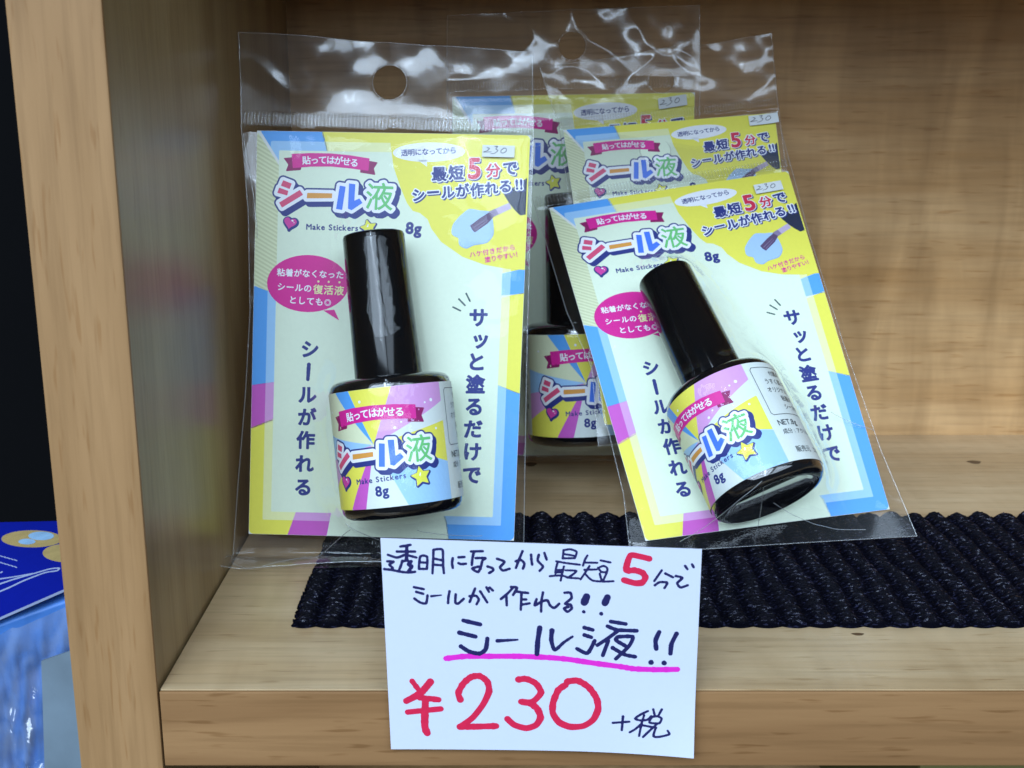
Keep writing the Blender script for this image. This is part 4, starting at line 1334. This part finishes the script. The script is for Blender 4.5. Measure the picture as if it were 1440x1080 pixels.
    S(ka, 6.545, 48, [(168, 155), (240, 250)]); S(ka, 6.545, 60, [(338, 162), (245, 265), (112, 336)]); S(ka, 6.545, 54, [(240, 305), (415, 326)]); S(ka, 6.545, 54, [(125, 438), (436, 410)]); S(ka, 6.545, 66, [(292, 320), (285, 560), (308, 630)])
    S(ka, 6.545, 58, [(618, 325), (600, 265), (645, 180), (720, 118), (800, 110), (868, 160), (885, 250), (830, 370), (735, 490), (625, 572)]); S(ka, 6.545, 60, [(615, 575), (740, 575), (950, 570)])
    S(ka, 6.545, 58, [(1155, 142), (1230, 136), (1320, 180), (1365, 260), (1310, 330), (1260, 355), (1182, 346)]); S(ka, 6.545, 62, [(1260, 355), (1330, 410), (1360, 490), (1320, 560), (1230, 590), (1120, 560), (1056, 505)])
    S(kc, 6.545, 60, [(262, 160), (360, 152), (460, 212), (530, 310), (546, 410), (500, 510), (410, 568), (290, 576), (190, 535), (132, 450), (136, 350), (182, 240), (248, 192)])
    S(k4, 11.08, 92, [(605, 338), (450, 300), (312, 290), (250, 515), (380, 520), (500, 560), (545, 640), (490, 715), (380, 722), (215, 675)])
    A.strokes(red, 2, B, 0.13)
    V, F, MI = [], [], []
    nx, ny = 40, 28
    def P(u, v, n):
        s, t = (u / PWm)[:, None], (v / PHm)[:, None]
        Q = cs[2] * (1 - s) * (1 - t) + cs[3] * s * (1 - t) + cs[0] * (1 - s) * t + cs[1] * s * t
        # bottom edge dips in its middle and curls forward at the right corner
        Q[:, 2] += (0.0006 * (1 - t[:, 0]) ** 3 * (0.25 - (s[:, 0] - 0.45) ** 2) * 2)
        Q[:, 1] -= n * 1e-3 + 0.0016 * np.clip((s[:, 0] - 0.55) / 0.45, 0, 1) ** 2 * np.clip((0.42 - t[:, 0]) / 0.42, 0, 1) ** 2
        return Q
    uv = [(i * PWm / nx, j * PHm / ny) for j in range(ny + 1) for i in range(nx + 1)]
    n1 = len(uv)
    UVN = [(u, v, 0.12) for u, v in uv] + [(u, v, -0.12) for u, v in uv]
    for j in range(ny):
        for i in range(nx):
            a = j * (nx + 1) + i
            F.append((a, a + 1, a + nx + 2, a + nx + 1)); F.append((n1 + a, n1 + a + nx + 1, n1 + a + nx + 2, n1 + a + 1))
    rim = [i for i in range(nx)] + [j * (nx + 1) + nx for j in range(ny)] + [ny * (nx + 1) + i for i in range(nx, 0, -1)] + [j * (nx + 1) for j in range(ny, 0, -1)]
    for k in range(len(rim)):
        a, b = rim[k], rim[(k + 1) % len(rim)]
        F.append((a, n1 + a, n1 + b, b))
    MI = [0] * len(F)
    ms = [paper, ink, red, pink]
    for m, lev, Q, fs in A.L:
        o0 = len(UVN); UVN.extend(np.c_[Q, np.full(len(Q), 0.13 + 0.03 * lev)].tolist())
        F.extend([[i + o0 for i in g] for g in fs]); MI.extend([ms.index(m)] * len(fs))
    Q = np.array(UVN)
    o = obj('price_card', P(Q[:, 0], Q[:, 1], Q[:, 2]), F, ms, midx=MI)
    tag(o, 'white handwritten price card in navy, red and pink marker fixed to the shelf front', 'price card')
price_card()

# ================================================================== LEFT BAY: blue headed packet
def blue_packet():
    e = empty('blue_packet', (-0.135, 0.03, -0.10))
    tag(e, 'blue film-wrapped packet with printed blue top left of the upright side board', 'packet')
    bpy.context.view_layer.update()
    m_blue = plain('blue_print_card', (14, 30, 150), 0.35, bscale=200, var=0.08)
    m_gold = plain('gold_print', (186, 160, 104), 0.4, bscale=400, var=0.2)
    m_pale = plain('pale_blue_print', (150, 190, 226), 0.4, bscale=250, var=0.3)
    m_line = plain('silver_line_print', (170, 182, 214), 0.4)
    tl, tr = at_z(-160, 738, .385), at_z(112, 732, .375)
    bl, br_ = at_z(-160, 938, .318), at_z(128, 812, .335)
    tl2 = np.array([tl, tr, bl, br_])
    H = homography([(-160, 738), (112, 732), (-160, 938), (128, 812)], [(0, 60), (80, 60), (0, 0), (80, 0)])
    def P(u, v, n):
        s, t = (np.asarray(u) / 80)[:, None], (np.asarray(v) / 60)[:, None]
        Q = tl2[2] * (1 - s) * (1 - t) + tl2[3] * s * (1 - t) + tl2[0] * (1 - s) * t + tl2[1] * s * t
        nn = np.cross(tl2[1] - tl2[0], tl2[0] - tl2[2]); nn /= np.linalg.norm(nn)
        return Q + np.asarray(n)[:, None] * 1e-3 * nn
    A = Art()
    def one(x, y):
        u, v = hom(H, [(x, y)])[0]
        for _ in range(8):                     # refine on the slightly twisted sheet
            def pr(u, v):
                d = P([u], [v], [0])[0] - C0
                zz = d[1] * math.cos(PITCH) - d[2] * math.sin(PITCH)
                return np.array([720 + 1690 * d[0] / zz, 540 - 1690 * (d[1] * math.sin(PITCH) + d[2] * math.cos(PITCH)) / zz])
            p0 = pr(u, v); J = np.stack([pr(u + .1, v) - p0, pr(u, v + .1) - p0], 1) / .1
            du = np.linalg.solve(J, np.array([x, y]) - p0); u += du[0]; v += du[1]
        return (u, v)
    q = lambda pts: [one(*p) for p in pts]
    def ell(cx, cy, rx, ry):
        return q([(cx + rx * math.cos(t), cy + ry * math.sin(t)) for t in np.linspace(0, 2 * math.pi, 40, endpoint=False)])
    A.poly(m_gold, 1, ell(45, 758, 43, 12), 0.25)
    A.poly(m_pale, 2, ell(58, 754, 18, 6), 0.2); A.poly(m_pale, 2, ell(38, 762, 12, 4), 0.2)
    A.poly(m_gold, 1, ell(94, 778, 34, 13), 0.25)
    def px(pts): return q([(x / 2.842, 700 + y / 2.842) for x, y in pts])
    A.strokes(m_line, 1, [(px([(0, 345), (60, 325), (130, 305), (200, 285), (235, 282), (228, 292), (180, 300), (100, 330), (40, 358), (0, 375)]), .9, .9),
                          (px([(0, 325), (60, 316), (130, 303)]), .8, .6), (px([(-80, 300), (0, 300), (8, 296)]), .8, .6)], 0.2)
    A.strokes(m_line, 1, [(px([(x, 232 + 0.28 * x), (x + 9, 236 + 0.28 * x)]), .5, .5) for x in range(-40, 60, 14)] + [(px([(x, 258 + 0.3 * x), (x + 9, 262 + 0.3 * x)]), .5, .5) for x in range(-40, 66, 14)], 0.12)
    V, F, MI = [], [], []
    gx, gy = 20, 16
    for n in (0.0, -0.8):
        for jj in range(gy + 1):
            for ii in range(gx + 1):
                V.append((80 * ii / gx, 60 * jj / gy, n))
    g0 = (gx + 1) * (gy + 1)
    for jj in range(gy):
        for ii in range(gx):
            a = jj * (gx + 1) + ii
            F.append((a, a + 1, a + gx + 2, a + gx + 1)); MI.append(0)
            F.append((g0 + a, g0 + a + gx + 1, g0 + a + gx + 2, g0 + a + 1)); MI.append(3)
    rim = list(range(gx)) + [jj * (gx + 1) + gx for jj in range(gy)] + [gy * (gx + 1) + ii for ii in range(gx, 0, -1)] + [jj * (gx + 1) for jj in range(gy, 0, -1)]
    for k in range(len(rim)):
        a, b = rim[k], rim[(k + 1) % len(rim)]
        F.append((a, g0 + a, g0 + b, b)); MI.append(3)
    ms = [m_blue, m_gold, m_pale, m_line]
    for m, l, Q, fs in A.L:
        o0 = len(V); V.extend(np.c_[Q, np.full(len(Q), 0.03 + 0.04 * l)].tolist()); F.extend([[i + o0 for i in g] for g in fs]); MI.extend([ms.index(m)] * len(fs))
    V = np.array(V)
    o = obj('printed_top', P(V[:, 0], V[:, 1], V[:, 2]), F, ms, e, midx=MI); unworld(o)
    # soft contents under the top: folded blue goods with a pale insert, then the film around them
    nu, nv = 90, 110
    S, T = np.meshgrid(np.linspace(0, 1, nu), np.linspace(0, 1, nv))
    topl, topr = bl + np.array([0, 0.0012, -0.0012]), br_ + np.array([0.012, 0.0012, -0.0012])
    X = topl[None, None] * (1 - S[..., None]) + topr[None, None] * S[..., None]
    X = X + np.array([0, 0.012, -0.105]) * T[..., None]
    fold = 0.0030 * np.abs(vnoise2(S * 46 + T * 9 + 20, T * 9 + S * 4 + 10, 0.55, 71)) * 2 + 0.0016 * vnoise2(S * 90 + 5, T * 30 + 7, 0.7, 72)
    X[..., 1] += 0.004 - fold * np.minimum(1, T * 6)
    idx = np.arange(nu * nv).reshape(nv, nu)
    fq = np.stack([idx[:-1, :-1], idx[:-1, 1:], idx[1:, 1:], idx[1:, :-1]], -1).reshape(-1, 4)
    m_cloth = plain('blue_folded_goods', (70, 124, 200), 0.5, bscale=90, var=0.5)
    XB = X + np.array([0, 0.03, 0])
    VV = np.concatenate([X.reshape(-1, 3), XB.reshape(-1, 3)])
    k = nu * nv
    rim = list(idx[0]) + list(idx[1:, -1]) + list(idx[-1, -2::-1]) + list(idx[-2:0:-1, 0])
    ff = fq.tolist() + (fq[:, ::-1] + k).tolist() + [(rim[i], k + rim[i], k + rim[(i + 1) % len(rim)], rim[(i + 1) % len(rim)]) for i in range(len(rim))]
    o = obj('folded_contents', VV, ff, m_cloth, e, smooth=True); unworld(o)
    # pale insert card standing in front of the contents
    a = [at_z(58, 930, .3275), at_z(130, 905, .3285), at_z(150, 1120, .335), at_z(64, 1120, .334)]
    V = [tuple(p) for p in a] + [tuple(np.array(p) + np.array([0, 0.0008, 0])) for p in a]
    o = obj('insert_card', V, [(0, 3, 2, 1), (4, 5, 6, 7), (0, 1, 5, 4), (1, 2, 6, 5), (2, 3, 7, 6), (3, 0, 4, 7)], plain('pale_insert', (112, 128, 140), 0.6, bscale=60, var=0.45), e); unworld(o)
    Y = X.copy()
    w = 0.0042 * np.abs(vnoise2(S * 16 + T * 13 + 3, T * 12 - S * 9 + 40, 0.5, 81)) * 2 + 0.0022 * np.abs(vnoise2(S * 30 - T * 22 + 50, T * 30 + S * 8 + 20, 0.5, 82)) * 2
    Y[..., 1] = X[..., 1] - 0.0052 - w
    o = obj('film_wrap', Y.reshape(-1, 3), fq.tolist(), film('packet_film', refl=2.6, haze=0.12, rough=0.14, bump=0.35, bscale=90), e, smooth=True); unworld(o)
blue_packet()

bx = obj('cardboard_box', *box(0.0985, 0.19, 0.03, 0.12, -0.09, -0.0205, 0.001), plain('olive_board', (120, 112, 62), 0.7))
tag(bx, 'olive cardboard box standing under the shelf, just its top edge at bottom right', 'box')
